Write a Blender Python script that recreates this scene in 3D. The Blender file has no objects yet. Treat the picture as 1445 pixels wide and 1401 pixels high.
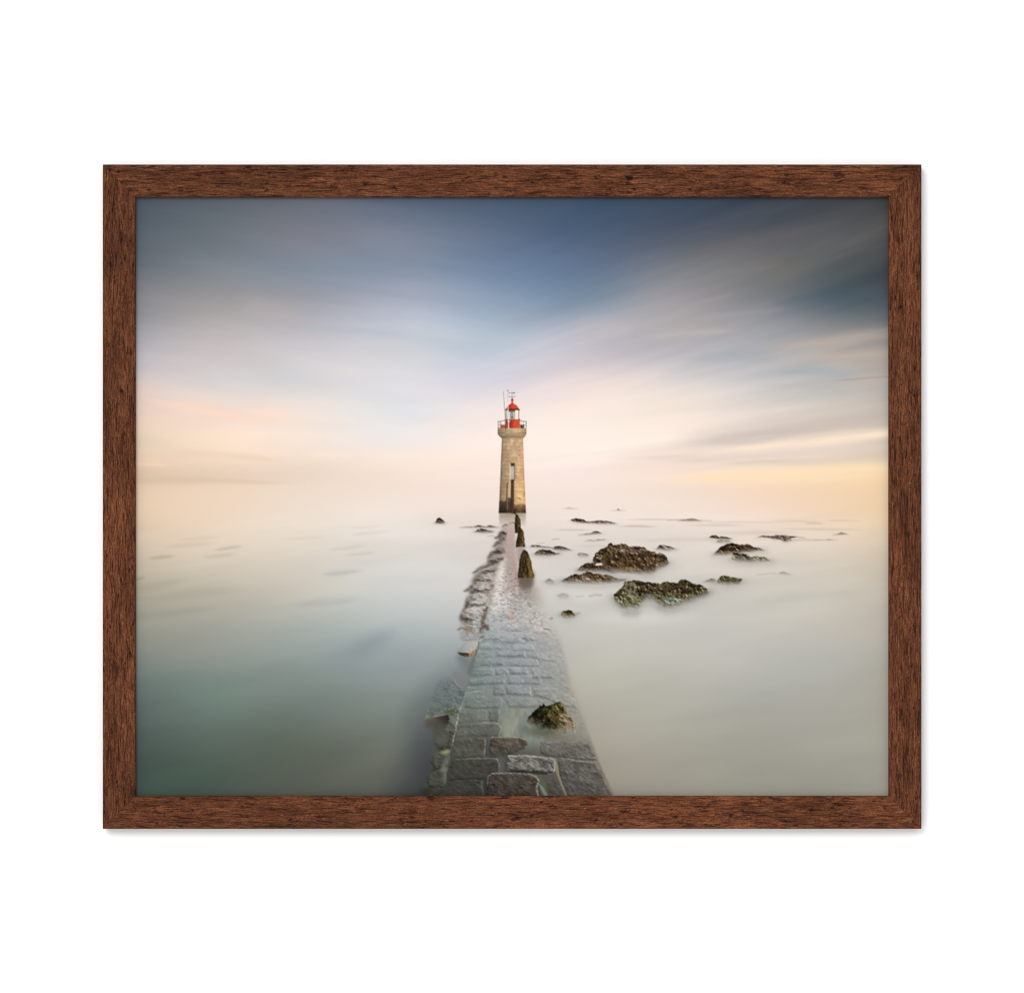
import numpy as np
# ---------------------------------------------------------------- the printed picture
# The photograph shows a flat print.  Its ink is worked out here, in picture units
# (1 unit = 0.5 mm on the print), and carried by the flat print mesh.
SS = 2                                  # ink dots per unit
X0, Y0, PW, PH = 188, 277, 1070, 848    # printed sheet (its rim lies under the frame lip)
NX, NY = PW * SS, PH * SS
IMG = np.zeros((NY, NX, 3), np.float32)
LAB = np.zeros((NY, NX), np.int16)
F = np.float32
def A(c): return np.array(c, F) / F(255)

def smooth(a, b, x):
    t = np.clip((x - a) / (b - a), 0, 1)
    return t * t * (3 - 2 * t)

def hsh(ix, iy, seed):
    h = (ix.astype(np.int64) * 374761393 + iy.astype(np.int64) * 668265263 + seed * 1442695041) & 0xFFFFFFFF
    h = ((h ^ (h >> 13)) * 1274126177) & 0xFFFFFFFF
    h = ((h ^ (h >> 16)) * 2246822519) & 0xFFFFFFFF
    return ((h ^ (h >> 15)) & 0xFFFFFF).astype(F) / F(0xFFFFFF)

def vn(x, y, seed=0):                   # value noise, -1..1
    xi, yi = np.floor(x), np.floor(y)
    u, v = (x - xi).astype(F), (y - yi).astype(F)
    u, v = u * u * u * (u * (u * 6 - 15) + 10), v * v * v * (v * (v * 6 - 15) + 10)
    xi, yi = xi.astype(np.int64), yi.astype(np.int64)
    a, b = hsh(xi, yi, seed), hsh(xi + 1, yi, seed)
    c, d = hsh(xi, yi + 1, seed), hsh(xi + 1, yi + 1, seed)
    return (a + (b - a) * u + (c - a + (a - b - c + d) * u) * v) * 2 - 1

def fbm(x, y, n=4, seed=0, gain=.5):
    s, a, t = 0, 1.0, 0
    for k in range(n):
        s = s + a * vn(x * 2 ** k + k * 17.3, y * 2 ** k - k * 9.1, seed + k)
        t += a; a *= gain
    return s / t

def fbr(x, y, n=4, seed=0, gain=.55):  # the same with turned octaves, for rock and weed
    s, a, t = 0, 1.0, 0
    for k in range(n):
        x, y = .8 * x - .6 * y + 3.7, .6 * x + .8 * y - 1.9
        s = s + a * vn(x, y, seed + k); t += a; a *= gain
        x, y = x * 1.93, y * 1.93
    return s / t

def blur1(a, s, ax):
    if s <= 0: return a
    r = max(1, int(3 * s)); k = np.exp(-.5 * (np.arange(-r, r + 1) / s) ** 2); k /= k.sum()
    p = [(0, 0)] * a.ndim; p[ax] = (r, r)
    b = np.pad(a, p, mode='edge'); o = np.zeros_like(a)
    for i in range(2 * r + 1):
        sl = [slice(None)] * a.ndim; sl[ax] = slice(i, i + a.shape[ax])
        o += F(k[i]) * b[tuple(sl)]
    return o
def blur(a, sx, sy): return blur1(blur1(a, sx, 1), sy, 0)

def win(x0, y0, x1, y1):                # slices and unit coordinates of a window of the sheet
    i0, i1 = max(0, int((x0 - X0) * SS)), min(NX, int(np.ceil((x1 - X0) * SS)))
    j0, j1 = max(0, int((y0 - Y0) * SS)), min(NY, int(np.ceil((y1 - Y0) * SS)))
    X, Y = np.meshgrid((np.arange(i0, i1) + .5) / SS + X0, (np.arange(j0, j1) + .5) / SS + Y0)
    return (slice(j0, j1), slice(i0, i1)), X.astype(F), Y.astype(F)

def sdf(P, X, Y):                       # signed distance to a polygon, negative inside
    P = np.array(P, F); d = np.full(X.shape, 1e9, F); ins = np.zeros(X.shape, bool)
    for k in range(len(P)):
        ax, ay = P[k - 1]; bx, by = P[k]
        ex, ey = bx - ax, by - ay
        t = np.clip(((X - ax) * ex + (Y - ay) * ey) / (ex * ex + ey * ey + 1e-9), 0, 1)
        d = np.minimum(d, (X - ax - t * ex) ** 2 + (Y - ay - t * ey) ** 2)
        if ay != by:
            c = ((ay > Y) != (by > Y)) & (X < ex * (Y - ay) / ey + ax)
            ins ^= c
    d = np.sqrt(d)
    return np.where(ins, -d, d)

def comp(sl, col, al, lab=0, thr=.5):
    al = np.clip(al, 0, 1)
    IMG[sl] += (col - IMG[sl]) * al[..., None]
    if lab: LAB[sl][al > thr] = lab

def bb(P, m):
    P = np.array(P); return P[:, 0].min() - m, P[:, 1].min() - m, P[:, 0].max() + m, P[:, 1].max() + m

def stroke(pts, w, col, al=1.0, soft=.6, lab=0, rag=0, rs=4.0, seed=0, thr=.5, brk=0):
    """A soft brush stroke: width w (number or one per point), edge softness as a share of the width."""
    pts = np.array(pts, F); w = np.full(len(pts), w, F) if np.isscalar(w) else np.array(w, F)
    sl, X, Y = win(*bb(pts, w.max() * (1 + soft) + rag + 2))
    if X.size == 0: return
    if rag:
        X = X + rag * fbm(X / rs, Y / rs, 3, seed + 5); Y = Y + rag * .6 * fbm(X / rs, Y / rs, 3, seed + 9)
    q = np.full(X.shape, 1e9, F)
    for k in range(len(pts) - 1):
        ax, ay = pts[k]; bx, by = pts[k + 1]; ex, ey = bx - ax, by - ay
        t = np.clip(((X - ax) * ex + (Y - ay) * ey) / (ex * ex + ey * ey + 1e-9), 0, 1)
        q = np.minimum(q, np.hypot(X - ax - t * ex, Y - ay - t * ey) / (.5 * (w[k] + (w[k + 1] - w[k]) * t)))
    if brk: al = al * (1 - brk + brk * smooth(-.35, .45, fbm(X / 2.2, Y / 1.7, 3, seed + 21, .6)))
    comp(sl, A(col), al * (1 - smooth(1 - soft, 1 + soft, q)), lab, thr)

def blob(cx, cy, rx, ry, col, al, rot=0, seed=None):
    r = max(rx, ry) * 1.2
    sl, X, Y = win(cx - r, cy - r, cx + r, cy + r)
    c, s = np.cos(rot), np.sin(rot)
    u, v = ((X - cx) * c + (Y - cy) * s) / rx, (-(X - cx) * s + (Y - cy) * c) / ry
    q = np.hypot(u, v)
    if seed is not None: q = q + .35 * fbm(u * 1.3, v * 2.2, 3, seed)
    comp(sl, A(col), al * (1 - smooth(0, 1, q)))

def wisp(pts, w, col, al=1.0, soft=1.0, rag=0, rs=9.0, seed=0, up=None):
    """A cloud streak or a veil on the water: fades along its length and across it, and breaks up a little."""
    pts = np.array(pts, F); w = np.full(len(pts), w, F) if np.isscalar(w) else np.array(w, F)
    sl, X, Y = win(*bb(pts, w.max() * 2.2 + 3))
    if X.size == 0: return
    seg = np.hypot(*np.diff(pts, axis=0).T); L = np.concatenate([[0], np.cumsum(seg)])
    x = pts[:, 0]
    t = np.clip((X - x[0]) / (x[-1] - x[0]), -.2, 1.2)
    cy = np.interp(X, x, pts[:, 1]).astype(F); ww = np.interp(X, x, w).astype(F)
    for _ in range(1): cy = blur1(cy, 14, 1); ww = blur1(ww, 14, 1)
    slope = (pts[-1, 1] - pts[0, 1]) / (x[-1] - x[0])
    v = Y - slope * (X - x[0])
    n = fbm(X / 60, v / 5, 3, seed + 11); n2 = fbm(X / 90, v / 16, 2, seed + 17)
    q = (Y - cy + n2 * ww * .35) / (ww * .62 + .3)
    lo = 0 if x[0] <= 192 else .28; hi = 0 if x[-1] >= 1252 else .28
    e = (smooth(-.04, lo, t) if lo else 1.0) * (1 - smooth(1 - hi, 1.04, t) if hi else 1.0)
    comp(sl, A(col), al * e * np.exp(-q * q) * (1 + .35 * n))

# ---- sky and sea: ink densities read off along rows and columns, joined by a smooth curve
GX = [190, 310, 430, 560, 690, 820, 950, 1080, 1180, 1255]
GR = {
 279: [(75,87,99),(94,100,110),(104,109,121),(88,102,124),(74,92,115),(62,83,108),(60,78,98),(61,72,84),(67,71,77),(65,67,69)],
 310: [(80,92,103),(98,108,117),(113,117,130),(103,116,137),(86,103,128),(68,90,117),(72,84,104),(76,81,91),(77,80,84),(74,75,75)],
 340: [(88,98,108),(106,115,124),(124,126,139),(120,131,150),(98,115,142),(80,100,129),(90,97,112),(93,95,101),(88,90,93),(78,79,78)],
 380: [(108,113,122),(126,133,141),(128,140,155),(131,144,165),(108,130,160),(98,120,150),(122,125,134),(120,118,117),(82,89,93),(68,74,78)],
 420: [(132,133,138),(154,151,152),(154,156,165),(160,166,184),(138,158,182),(124,146,168),(158,154,158),(124,127,132),(80,95,106),(76,88,96)],
 460: [(152,153,160),(180,174,174),(182,180,187),(186,192,206),(164,181,200),(172,176,190),(182,175,175),(158,158,164),(138,139,140),(122,124,124)],
 500: [(180,178,186),(198,190,190),(202,199,204),(208,208,212),(194,202,216),(206,198,205),(192,188,192),(180,178,180),(182,173,166),(166,158,150)],
 540: [(222,203,198),(221,214,212),(216,213,214),(222,220,224),(216,212,222),(233,218,215),(220,212,209),(198,196,196),(186,184,182),(176,170,164)],
 580: [(240,213,197),(247,224,210),(241,227,217),(228,228,230),(240,228,226),(247,232,224),(242,227,215),(222,211,203),(206,197,187),(190,182,172)],
 620: [(236,214,190),(252,226,204),(246,229,215),(238,232,230),(252,236,227),(252,239,229),(252,234,222),(230,216,206),(216,202,190),(206,192,178)],
 650: [(234,208,182),(242,217,195),(241,221,204),(248,229,216),(252,233,222),(252,237,227),(246,225,213),(232,215,202),(226,209,190),(218,200,174)],
 672: [(218,192,166),(228,204,182),(233,213,197),(245,225,211),(249,230,220),(250,232,224),(252,228,210),(252,226,196),(252,221,182),(249,213,168)],
 688: [(228,202,176),(235,211,188),(236,218,201),(242,223,211),(245,227,217),(245,228,218),(242,222,207),(245,217,191),(243,213,179),(241,211,173)],
 715: [(231,205,177),(236,212,190),(236,220,206),(240,226,216),(240,225,215),(242,225,215),(242,225,213),(242,217,197),(240,212,181),(238,208,170)],
 740: [(227,203,177),(232,212,192),(230,218,204),(232,222,214),(230,219,211),(233,221,213),(233,221,211),(236,217,202),(234,212,187),(231,207,176)],
 770: [(213,195,173),(222,206,188),(222,212,198),(223,217,209),(222,213,207),(222,214,206),(223,213,205),(226,214,202),(227,211,194),(221,203,179)],
 800: [(195,183,163),(208,198,182),(214,206,194),(213,211,207),(216,209,204),(215,209,202),(213,207,199),(211,203,192),(211,202,187),(203,191,173)],
 840: [(173,167,149),(186,180,166),(196,192,180),(201,203,201),(205,203,199),(207,204,197),(201,197,191),(204,200,190),(202,196,184),(193,185,171)],
 880: [(154,154,141),(166,166,156),(172,176,170),(181,187,186),(186,188,187),(198,196,188),(200,197,190),(197,193,185),(194,188,178),(187,179,167)],
 920: [(134,139,130),(148,153,145),(150,160,156),(155,165,165),(160,166,166),(191,188,178),(193,190,181),(187,185,177),(184,182,174),(179,175,163)],
 960: [(108,122,118),(124,137,129),(128,140,134),(138,149,147),(140,146,144),(184,180,167),(184,181,170),(178,177,169),(178,176,166),(175,169,157)],
 1000: [(93,106,102),(108,124,115),(112,124,117),(124,133,127),(124,130,126),(177,172,158),(177,174,162),(170,169,159),(172,169,158),(172,166,154)],
 1040: [(80,94,90),(92,108,98),(100,109,99),(113,120,111),(110,116,110),(167,160,145),(170,166,153),(166,163,151),(166,164,152),(168,164,150)],
 1080: [(70,85,79),(82,96,85),(90,97,87),(102,107,96),(100,104,98),(156,149,134),(163,158,144),(157,155,143),(160,158,146),(164,160,148)],
 1125: [(63,79,75),(76,88,79),(87,92,82),(90,93,85),(88,90,86),(148,141,126),(156,151,137),(152,150,137),(158,154,142),(162,158,146)],
}
def hermite(xs, V, x):                  # smooth curve through V (len(xs) first), without overshoot
    xs = np.array(xs, float); V = np.array(V, float); h = np.diff(xs)
    sh = (-1,) + (1,) * (V.ndim - 1)
    d = np.diff(V, axis=0) / h.reshape(sh); m = np.zeros_like(V)
    a, b = d[:-1], d[1:]
    m[1:-1] = np.where(a * b > 0, 2 * a * b / np.where(np.abs(a + b) < 1e-9, 1, a + b), 0) * .55 + .45 * (a + b) / 2
    m[0], m[-1] = d[0], d[-1]
    i = np.clip(np.searchsorted(xs, x) - 1, 0, len(xs) - 2)
    hh = h[i]; t = (x - xs[i]) / hh
    t, hh = t.reshape(sh), hh.reshape(sh)
    return ((2*t**3-3*t**2+1) * V[i] + (t**3-2*t**2+t) * hh * m[i] + (3*t**2-2*t**3) * V[i+1] + (t**3-t**2) * hh * m[i+1])

def background():
    ys = sorted(GR); G = np.array([GR[y] for y in ys], float)           # rows, cols, 3
    yy = (np.arange(NY) + .5) / SS + Y0; xx = (np.arange(NX) + .5) / SS + X0
    V = hermite(ys, G, yy)                                              # NY, cols, 3
    V = hermite(GX, V.transpose(1, 0, 2), xx).transpose(1, 0, 2)
    IMG[:] = (V / 255).astype(F)
    IMG[:] = blur(IMG, 44, 9)
    lum = IMG.mean(-1, keepdims=True)
    sl, X, Y = win(X0, Y0, X0 + PW, Y0 + PH)
    IMG[:] += (lum - IMG) * (.13 * smooth(560, 440, Y) + .13 * smooth(860, 960, Y))[..., None]
    dx = X - 720
    rise = np.where(dx > 0, .07 + .2 * np.clip((650 - Y) / 280, 0, 1), -.05 - .05 * np.clip((650 - Y) / 280, 0, 1))
    v = Y + rise * dx
    n = fbm(X / 190, v / 13, 4, 3) * .6 + .6 * fbm(X / 260, v / 40, 3, 31)
    sky = smooth(700, 640, Y)
    amp = sky * (3.2 + 5.0 * smooth(820, 1100, X) + 1.5 * smooth(420, 250, X)) / 255
    for c, k in enumerate((1.0, .86, .72)): IMG[..., c] += n * amp * k
    # long-exposure cloud drawn out in two fans, lit peach below and slate above
    wr = smooth(600, 860, X + .25 * (Y - 500))
    for side, wgt in ((0, 1 - wr), (1, wr)):
        r_ = X + 60 if side else 2900 - X
        a_ = (Y - 765) / r_ * (1000 if side else 2450)
        s1 = fbm(r_ / (300 if side else 170), a_ / (22 if side else 30), 4, 41 + 10 * side, .55); s2 = fbm(r_ / (420 if side else 260), a_ / 66, 3, 45 + 10 * side); s3 = fbm(r_ / 160, a_ / 8, 3, 48 + 10 * side)
        n_ = (.5 * s1 + .8 * s2 + (.12 if side else .05) * s3) * wgt * smooth(690, 640, Y) * (.45 + .55 * smooth(300, 430, Y))
        st_ = (.8 if side else .45)
        IMG[:] += (np.minimum(IMG * 1.05 + A((30, 20, 15)), A((255, 236, 222))) - IMG) * (np.clip(n_, 0, 1) * .85 * st_)[..., None]
        IMG[:] += (IMG * A((222, 225, 231)) - IMG) * (np.clip(-n_, 0, 1) * .85 * st_)[..., None]
    # drifting long-exposure water: faint slanting veils
    u = fbm(X / 90, (Y + .12 * dx) / 12, 3, 77)
    w = fbm(X / 170, (Y + .25 * dx) / 45, 3, 78)
    sea = smooth(705, 740, Y)
    far = smooth(900, 740, Y)
    for c, k in enumerate((1.0, .96, .9)): IMG[..., c] += sea * (u * (1.8 + 1.6 * far) + w * 4.2) / 255 * k
def sky_streaks():
    S = wisp
    S([(940,628),(1080,612),(1258,594)], [14,24,26], (204,190,180), .75, .8)
    S([(985,640),(1080,630),(1170,620),(1258,609)], [3,9,13,14], (254,231,207), .95, .75)
    S([(860,645),(1000,648),(1120,640),(1258,630)], [4,8,12,12], (226,208,194), .6, .9)
    S([(930,680),(1060,671),(1150,665),(1258,660)], [8,15,18,20], (254,226,188), .75, .9)
    S([(1000,655),(1120,652),(1258,646)], [5,9,10], (220,203,184), .6, .9)
    S([(1170,537.5),(1215,534),(1258,531)], [1,1.7,2], (150,134,126), .55, .8)
    S([(1060,545),(1160,540),(1258,535)], [3,10,14], (188,180,170), .4, .9)
    S([(960,508),(1040,501),(1110,506)], [6,18,8], (158,168,178), .35, 1)
    S([(1090,528),(1150,524),(1215,529)], [5,14,6], (160,172,178), .55, 1)
    S([(1075,495),(1150,482),(1258,472)], [6,12,16], (192,178,166), .5, 1)
    S([(1130,505),(1200,502),(1258,500)], [6,10,14], (196,180,166), .45, 1)
    S([(960,452),(1040,441),(1120,432)], [5,9,7], (180,171,168), .22, 1)
    S([(985,427),(1035,416)], [3,6], (172,162,158), .2, 1)
    S([(900,478),(980,468),(1050,466)], [5,9,4], (204,192,186), .3, 1)
    S([(1010,440),(1100,424)], [6,6], (140,140,146), .35, 1)
    S([(1060,405),(1140,375),(1258,320)], [30,36,30], (122,116,112), .28, 1)
    S([(940,370),(1040,345),(1200,315)], [14,18,14], (108,102,102), .3, 1)
    S([(950,402),(1040,385),(1110,370)], [6,12,6], (140,134,130), .2, 1)
    S([(760,600),(850,545),(960,520)], [10,22,10], (250,228,218), .35, 1)
    S([(800,470),(900,455)], [20,24], (206,190,190), .3, 1)
    S([(560,610),(650,590),(760,565)], [8,16,8], (248,232,226), .3, 1)
    S([(780,640),(900,622),(985,612)], [6,12,4], (255,243,232), .45, 1)
    S([(870,600),(960,590),(1020,580)], [5,10,4], (252,236,224), .4, 1)
    S([(800,668),(900,655),(990,648)], [6,10,4], (248,226,214), .4, 1)
    S([(335,578),(380,585),(430,592)], [5,12,5], (255,222,204), .6, 1)
    S([(200,565),(280,578),(400,598)], [6,16,5], (253,218,196), .65, 1)
    S([(200,640),(300,640),(420,652)], [4,8,5], (236,206,180), .4, 1)
    S([(190,655),(240,657)], [3,3], (250,214,184), .5, 1)
    S([(190,678),(280,677),(420,682)], [7,7,3], (212,184,158), .35, .9)
    S([(430,640),(500,645)], [5,9], (255,230,214), .5, 1)
    S([(330,425),(400,440),(450,455)], [20,34,16], (184,170,170), .3, 1)
    S([(380,470),(480,465),(600,470)], [8,14,8], (172,180,194), .25, 1)
def sea_streaks():
    S = wisp
    for cx, cy, w, h, a, c in [(227,787,24,4,.42,(140,126,110)),(322,774,26,4,.38,(150,138,122)),(309,784,30,4,.3,(150,138,122)),
            (268,769,46,5,.2,(150,138,122)),(280,760,40,4,.16,(160,140,120)),(523,752,34,4,.4,(168,166,162)),(488,773,34,4,.34,(166,164,160)),
            (507,782,30,4,.34,(160,164,166)),(482,808,36,4.5,.42,(146,150,152)),(515,744,30,2.6,.3,(180,176,172)),(430,759,40,3,.2,(180,168,158)),
            (222,826,50,9,.28,(146,138,122)),(270,839,90,10,.25,(140,136,124)),(225,868,90,12,.25,(126,126,110)),(195,817,12,4,.35,(120,110,96)),
            (460,851,60,10,.28,(138,148,154)),(250,892,100,20,.15,(140,140,130))]:
        S([(cx - w*.9, cy + h*.6), (cx, cy), (cx + w*.9, cy - h*.8)], [h*.5, h*1.15, h*.5], c, a * .62, 1, seed=int(cx))
    blob(517, 912, 62, 24, (118,130,142), .24, -.5)
    blob(540, 899, 36, 13, (128,140,156), .12, -.4)
    blob(500, 925, 90, 34, (130,142,146), .2, -.4)
    blob(590, 752, 150, 22, (236,229,222), .55)
    blob(610, 800, 90, 26, (222,220,216), .5)
    blob(905, 872, 120, 16, (220,217,210), .5)
    blob(1050, 805, 150, 14, (226,218,209), .45)
    blob(830, 840, 70, 14, (220,216,209), .45)
    blob(400, 1060, 120, 60, (92,98,86), .25, 0, 7)
    blob(255, 1105, 110, 40, (66,88,74), .45, 0, 8)
    blob(310, 975, 80, 36, (112,136,124), .4, 0, 9)
    # pale haze line on the far water, right of the tower
    S([(745,733),(900,728),(1100,732)], [4,12,5], (246,229,218), .5, 1)
    for cx, cy, w, h, a in [(900,743,60,2.5,.3),(808,748,60,2.5,.25),(930,733,110,1.6,.25),(1125,736,90,3,.14),(1150,739,30,2.2,.3),
                            (1160,747,130,3,.15),(1010,741,100,3,.16),(1190,735,60,2,.16),(1140,762,60,3,.25),(1050,737,120,2,.13),(1060,752,160,5,.12),(960,762,140,6,.1),(840,770,60,4,.12)]:
        S([(cx - w/2, cy), (cx, cy - .5), (cx + w/2, cy + .6)], [h*.4, h, h*.3], (150,134,124), a, 1, rag=1, rs=8, seed=int(cx))
    for cx, cy, w, h, a, c in [(1090,870,200,26,.18,(214,206,196)),(1150,840,160,12,.2,(182,178,168)),(1000,930,160,40,.15,(196,192,184)),
                               (1120,935,150,30,.2,(176,178,172)),(1100,845,90,10,.25,(192,186,178))]:
        S([(cx - w/2, cy + h*.3), (cx + w/2, cy - h*.3)], [h*.6, h], c, a, 1, rag=4, rs=30, seed=int(cx))

# ---- the printed motifs
LABELS = {}
def lab(key):
    return LABELS.setdefault(key, len(LABELS) + 1)

def ramp(t, stops):                     # colour ramp over t, stops = [(t, (r,g,b)), ...]
    ts = [s[0] for s in stops]
    return np.stack([np.interp(t, ts, [s[1][c] / 255 for s in stops]) for c in range(3)], -1).astype(F)

def relief(h, sx, sy):                  # light and dark side of a small relief
    gy, gx = np.gradient(h * SS)
    return -(gx * sx + gy * sy)

WEED = [(0, (16,12,9)), (.25, (36,27,19)), (.45, (62,46,30)), (.62, (92,70,44)), (.8, (132,108,78)), (1, (196,176,150))]
GREY = [(0, (22,18,15)), (.25, (46,37,30)), (.5, (80,66,54)), (.7, (116,98,82)), (.85, (150,132,116)), (1, (200,182,166))]
MOSS = [(0, (18,16,10)), (.25, (40,36,20)), (.45, (66,60,36)), (.62, (98,92,62)), (.8, (136,132,100)), (1, (196,186,150))]
PALE = [(0, (70,66,58)), (.3, (100,98,86)), (.6, (136,136,120)), (.8, (162,160,144)), (1, (196,190,172))]

def rock(P, base, key, pal=WEED, size=5.0, seed=0, al=1.0, rag=1.6, fog=7, veil=(1, .8), patches=(), glint=0, bright=.085, contrast=1.15):
    """A weedy rock whose foot dissolves in long-exposure water.
    base: the waterline as [(x, y), ...]; fog: how far up the water veils it."""
    sl, X, Y = win(*bb(list(P) + list(base), fog * 3 + 8))
    wx = X + rag * fbr(X / 4.6, Y / 4.6, 4, seed + 1, .6); wy = Y + rag * .9 * fbr(X / 4.6, Y / 4.6, 4, seed + 2, .6)
    d = sdf(P, wx, wy)
    b = np.interp(X, [p[0] for p in base], [p[1] for p in base]).astype(F)
    n1 = fbr(X / size, Y / (size * .8), 4, seed + 3, .6)
    lump = fbr(X / (size * 3.2) + .35 * n1, Y / (size * 2.2), 3, seed + 4)
    fine = fbr(X / 1.8, Y / 1.5, 3, seed + 5, .7)
    h = 5.0 * lump + 1.8 * n1 + .55 * fine
    sh = np.clip(relief(blur(h, .6, .6), 1.0, -.8), -1.6, 2.2)
    cl = 1 - 2.4 * np.abs(fbr(X / (size * 1.3) + .6 * fine, Y / size + .5 * n1, 3, seed + 31, .5))
    sh2 = np.clip(relief(blur(cl * 2.2, 1.2, 1.2), 1.1, -.9), -1, 1.3)
    crev = np.abs(fbr(X / (size * 2), Y / (size * 1.3), 3, seed + 6))
    top = smooth(0, -9, d)              # the rim catches the sky less
    t = .42 + bright + contrast * (.22 * sh + .14 * n1 + .22 * fine + .12 * lump + .16 * sh2) - .26 * smooth(.13, 0, crev) - .05 * (1 - top)
    col = ramp(np.clip(t, 0, 1), pal)
    for (cx, cy, rx, ry, p2, a2) in patches:
        m = 1 - smooth(.35, 1.1, np.hypot((X - cx) / rx, (Y - cy) / ry) + .35 * n1)
        col += (ramp(np.clip(t + .05, 0, 1), p2) - col) * (m * a2)[..., None]
    if glint:
        g = smooth(.42, .8, fbr(X / 2.2, Y / 1.5, 3, seed + 8, .7) + .35 * sh * .3) * glint
        col += (A((206, 192, 176)) - col) * np.clip(g, 0, .9)[..., None]
    # water veil: the picture's own sea colour comes up over the foot
    rise = (b - Y + (1.6 * n1 + 1.0 * fine + .8 * lump) * min(1, fog / 5)) / fog
    v = smooth(-.45, veil[0] * 1.7, rise)
    hard = 1 - smooth(-.55, .45, d)
    # soft dark halo round the rock's foot, darkening the water's colour
    dd = sdf(P, X, Y)
    side = np.exp(-np.clip(dd, 0, None) / (fog * .7))
    st = side * smooth(fog * 2.6, -fog * .3, Y - b) * smooth(fog * 1.6, fog * .2, b - Y)
    comp(sl, IMG[sl] * A((140, 139, 136)), st * .42 * veil[1] * al)
    comp(sl, col, hard * v * al, lab('rock#%d' % seed) if key else 0, .3)

def rocks():
    R = rock
    def line(*p): return list(p)
    # far right and far left reefs
    R([(794,717.4),(803.5,715.6),(816.6,717.8),(808,718.6)], [(790,718.5),(820,718.5)], 'reef_faint', GREY, 4, 11, .28, .5, 1.6)
    R([(868,720),(870.8,719.4),(872.7,716.8),(874.4,719),(877,720.2)], [(860,721),(880,721)], 'marker_rock', GREY, 3, 12, .55, .4, 1.5)
    stroke([(862,720.4),(884,720.2)], .8, (190,165,150), .5, 1)
    R([(804.5,734.4),(808,732.4),(812.9,731.2),(818,732),(824,733),(827,735.2),(831.5,735.8),(836,735.4),(840.9,734.2),(848,734.6),(855.8,734.8),(863,736.6),(870.8,739.4),(860,740.2),(848,740),(831.5,738.6),(814.7,738)], [(800,737.5),(836,738.8),(872,740)], 'reef_rock', GREY, 3.2, 13, .95, .9, 3, (.7,.6), glint=.25)
    R([(958,734.6),(967,732.4),(975,731.4),(982,732.4),(988,734),(990,735.4),(975,736)], [(954,735.6),(994,735.6)], 'reef_rock', GREY, 3.4, 14, .72, .6, 2.2)
    stroke([(942,734.4),(960,733.6),(990,734.4),(1004,735)], 1.4, (160,140,126), .35, 1)
    R([(817.5,755),(827.8,752.4),(834,752.3),(837,750.2),(842.8,749.2),(846,750.6),(850,752.6),(841,753.8),(828,754.8)], [(815,755.4),(852,754)], 'reef_rock', GREY, 3, 15, .85, .7, 2.4)
    R([(826,762.8),(832,761.2),(840,762.4),(843,760.4),(850,760.6),(857,761.4),(848,763.2),(834,764)], [(824,763.8),(860,763)], 'reef_rock', GREY, 3, 16, .55, .7, 2.4)
    stroke([(779,761.4),(787,760.2),(789,761)], 1.6, (160,146,136), .5, 1, rag=.6)
    stroke([(757,767),(768,766)], 1.2, (170,156,146), .5, 1, rag=.6)
    R([(748,771.6),(751,769),(755,768.5),(764,769.8),(770,771.2),(781,772.2),(779,773.6),(764,772.8)], [(746,773),(784,774)], 'reef_rock', GREY, 3, 17, .9, .8, 2.6)
    R([(780,774.6),(783.5,770.6),(789,770.2),(795,771.2),(802,774),(806,776.2),(795,777.4),(786,777)], [(778,776.6),(808,777.2)], 'reef_rock', GREY, 3.4, 18, .95, .8, 3.2, glint=.2)
    R([(753.5,781.6),(757,777.4),(760,775.6),(765,775.2),(770,776.2),(776,776.2),(781,778.2),(784,780.4),(790,780.4),(788,782.4),(780,784),(768,785),(756,783.6)], [(751,783.4),(770,785.4),(792,783)], 'low_rock', GREY, 3.6, 19, 1, .9, 4, (.8,.9), glint=.15)
    R([(814.7,781.6),(818,779.6),(822,779.8),(827,781),(831,783),(829,785.8),(818,785.6)], [(812,785),(834,786)], 'low_rock', GREY, 3, 20, .6, .9, 4)
    R([(926.8,775),(929,771.4),(931,769),(936,768.2),(940,769.8),(945.5,770.8),(950,773),(953.5,774.8),(943.7,777)], [(924,776.2),(956,776.2)], 'low_rock', GREY, 3.6, 21, .95, .8, 4, (.8,.9), glint=.15)
    # right-hand cluster
    R([(1001,758.4),(1005,755.2),(1010,754.6),(1014,756.8),(1020,757),(1027,758.2),(1034,760.4),(1026,761.6),(1012,760.6)], [(999,760.6),(1036,761.6)], 'reef_rock', WEED, 3.4, 22, .95, .8, 3, (.7,.6))
    R([(1010.7,765),(1014,761.6),(1020,761),(1026,762),(1032,762.6),(1030,766),(1022,767.6)], [(1008,766),(1036,766.6)], 'low_rock', GREY, 3, 23, .6, .9, 4)
    R([(1007.8,783),(1011,778.6),(1015.6,773.6),(1021,770),(1026,767.4),(1034,766.4),(1042,767.6),(1049,768.6),(1056,767.6),(1062,770.6),(1068,772.2),(1074,773.6),(1078,776.4),(1068,777.6),(1060,778.6),(1047,780),(1037,782),(1023,784.6)], [(1005,783.8),(1030,783.4),(1050,780.4),(1080,778)], 'weedy_rock', WEED, 4.2, 24, 1, 1.7, 6, (.8,.9), glint=.3, bright=.03)
    R([(1032.6,788),(1034,783),(1036,780),(1041,779.4),(1046,781.4),(1052,781),(1057,783),(1060,786),(1066,784.6),(1072,786),(1078,785.4),(1084,789),(1088,791.8),(1078,793.6),(1066,794.6),(1056,795.4),(1042,794)], [(1030,792.4),(1056,794.6),(1090,793)], 'weedy_rock', [(0,(20,17,13)),(.25,(44,38,28)),(.45,(78,70,54)),(.62,(116,106,86)),(.8,(160,148,128)),(1,(214,204,188))], 3.8, 25, 1, 1.7, 7, (.9,.9), glint=.5)
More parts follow.
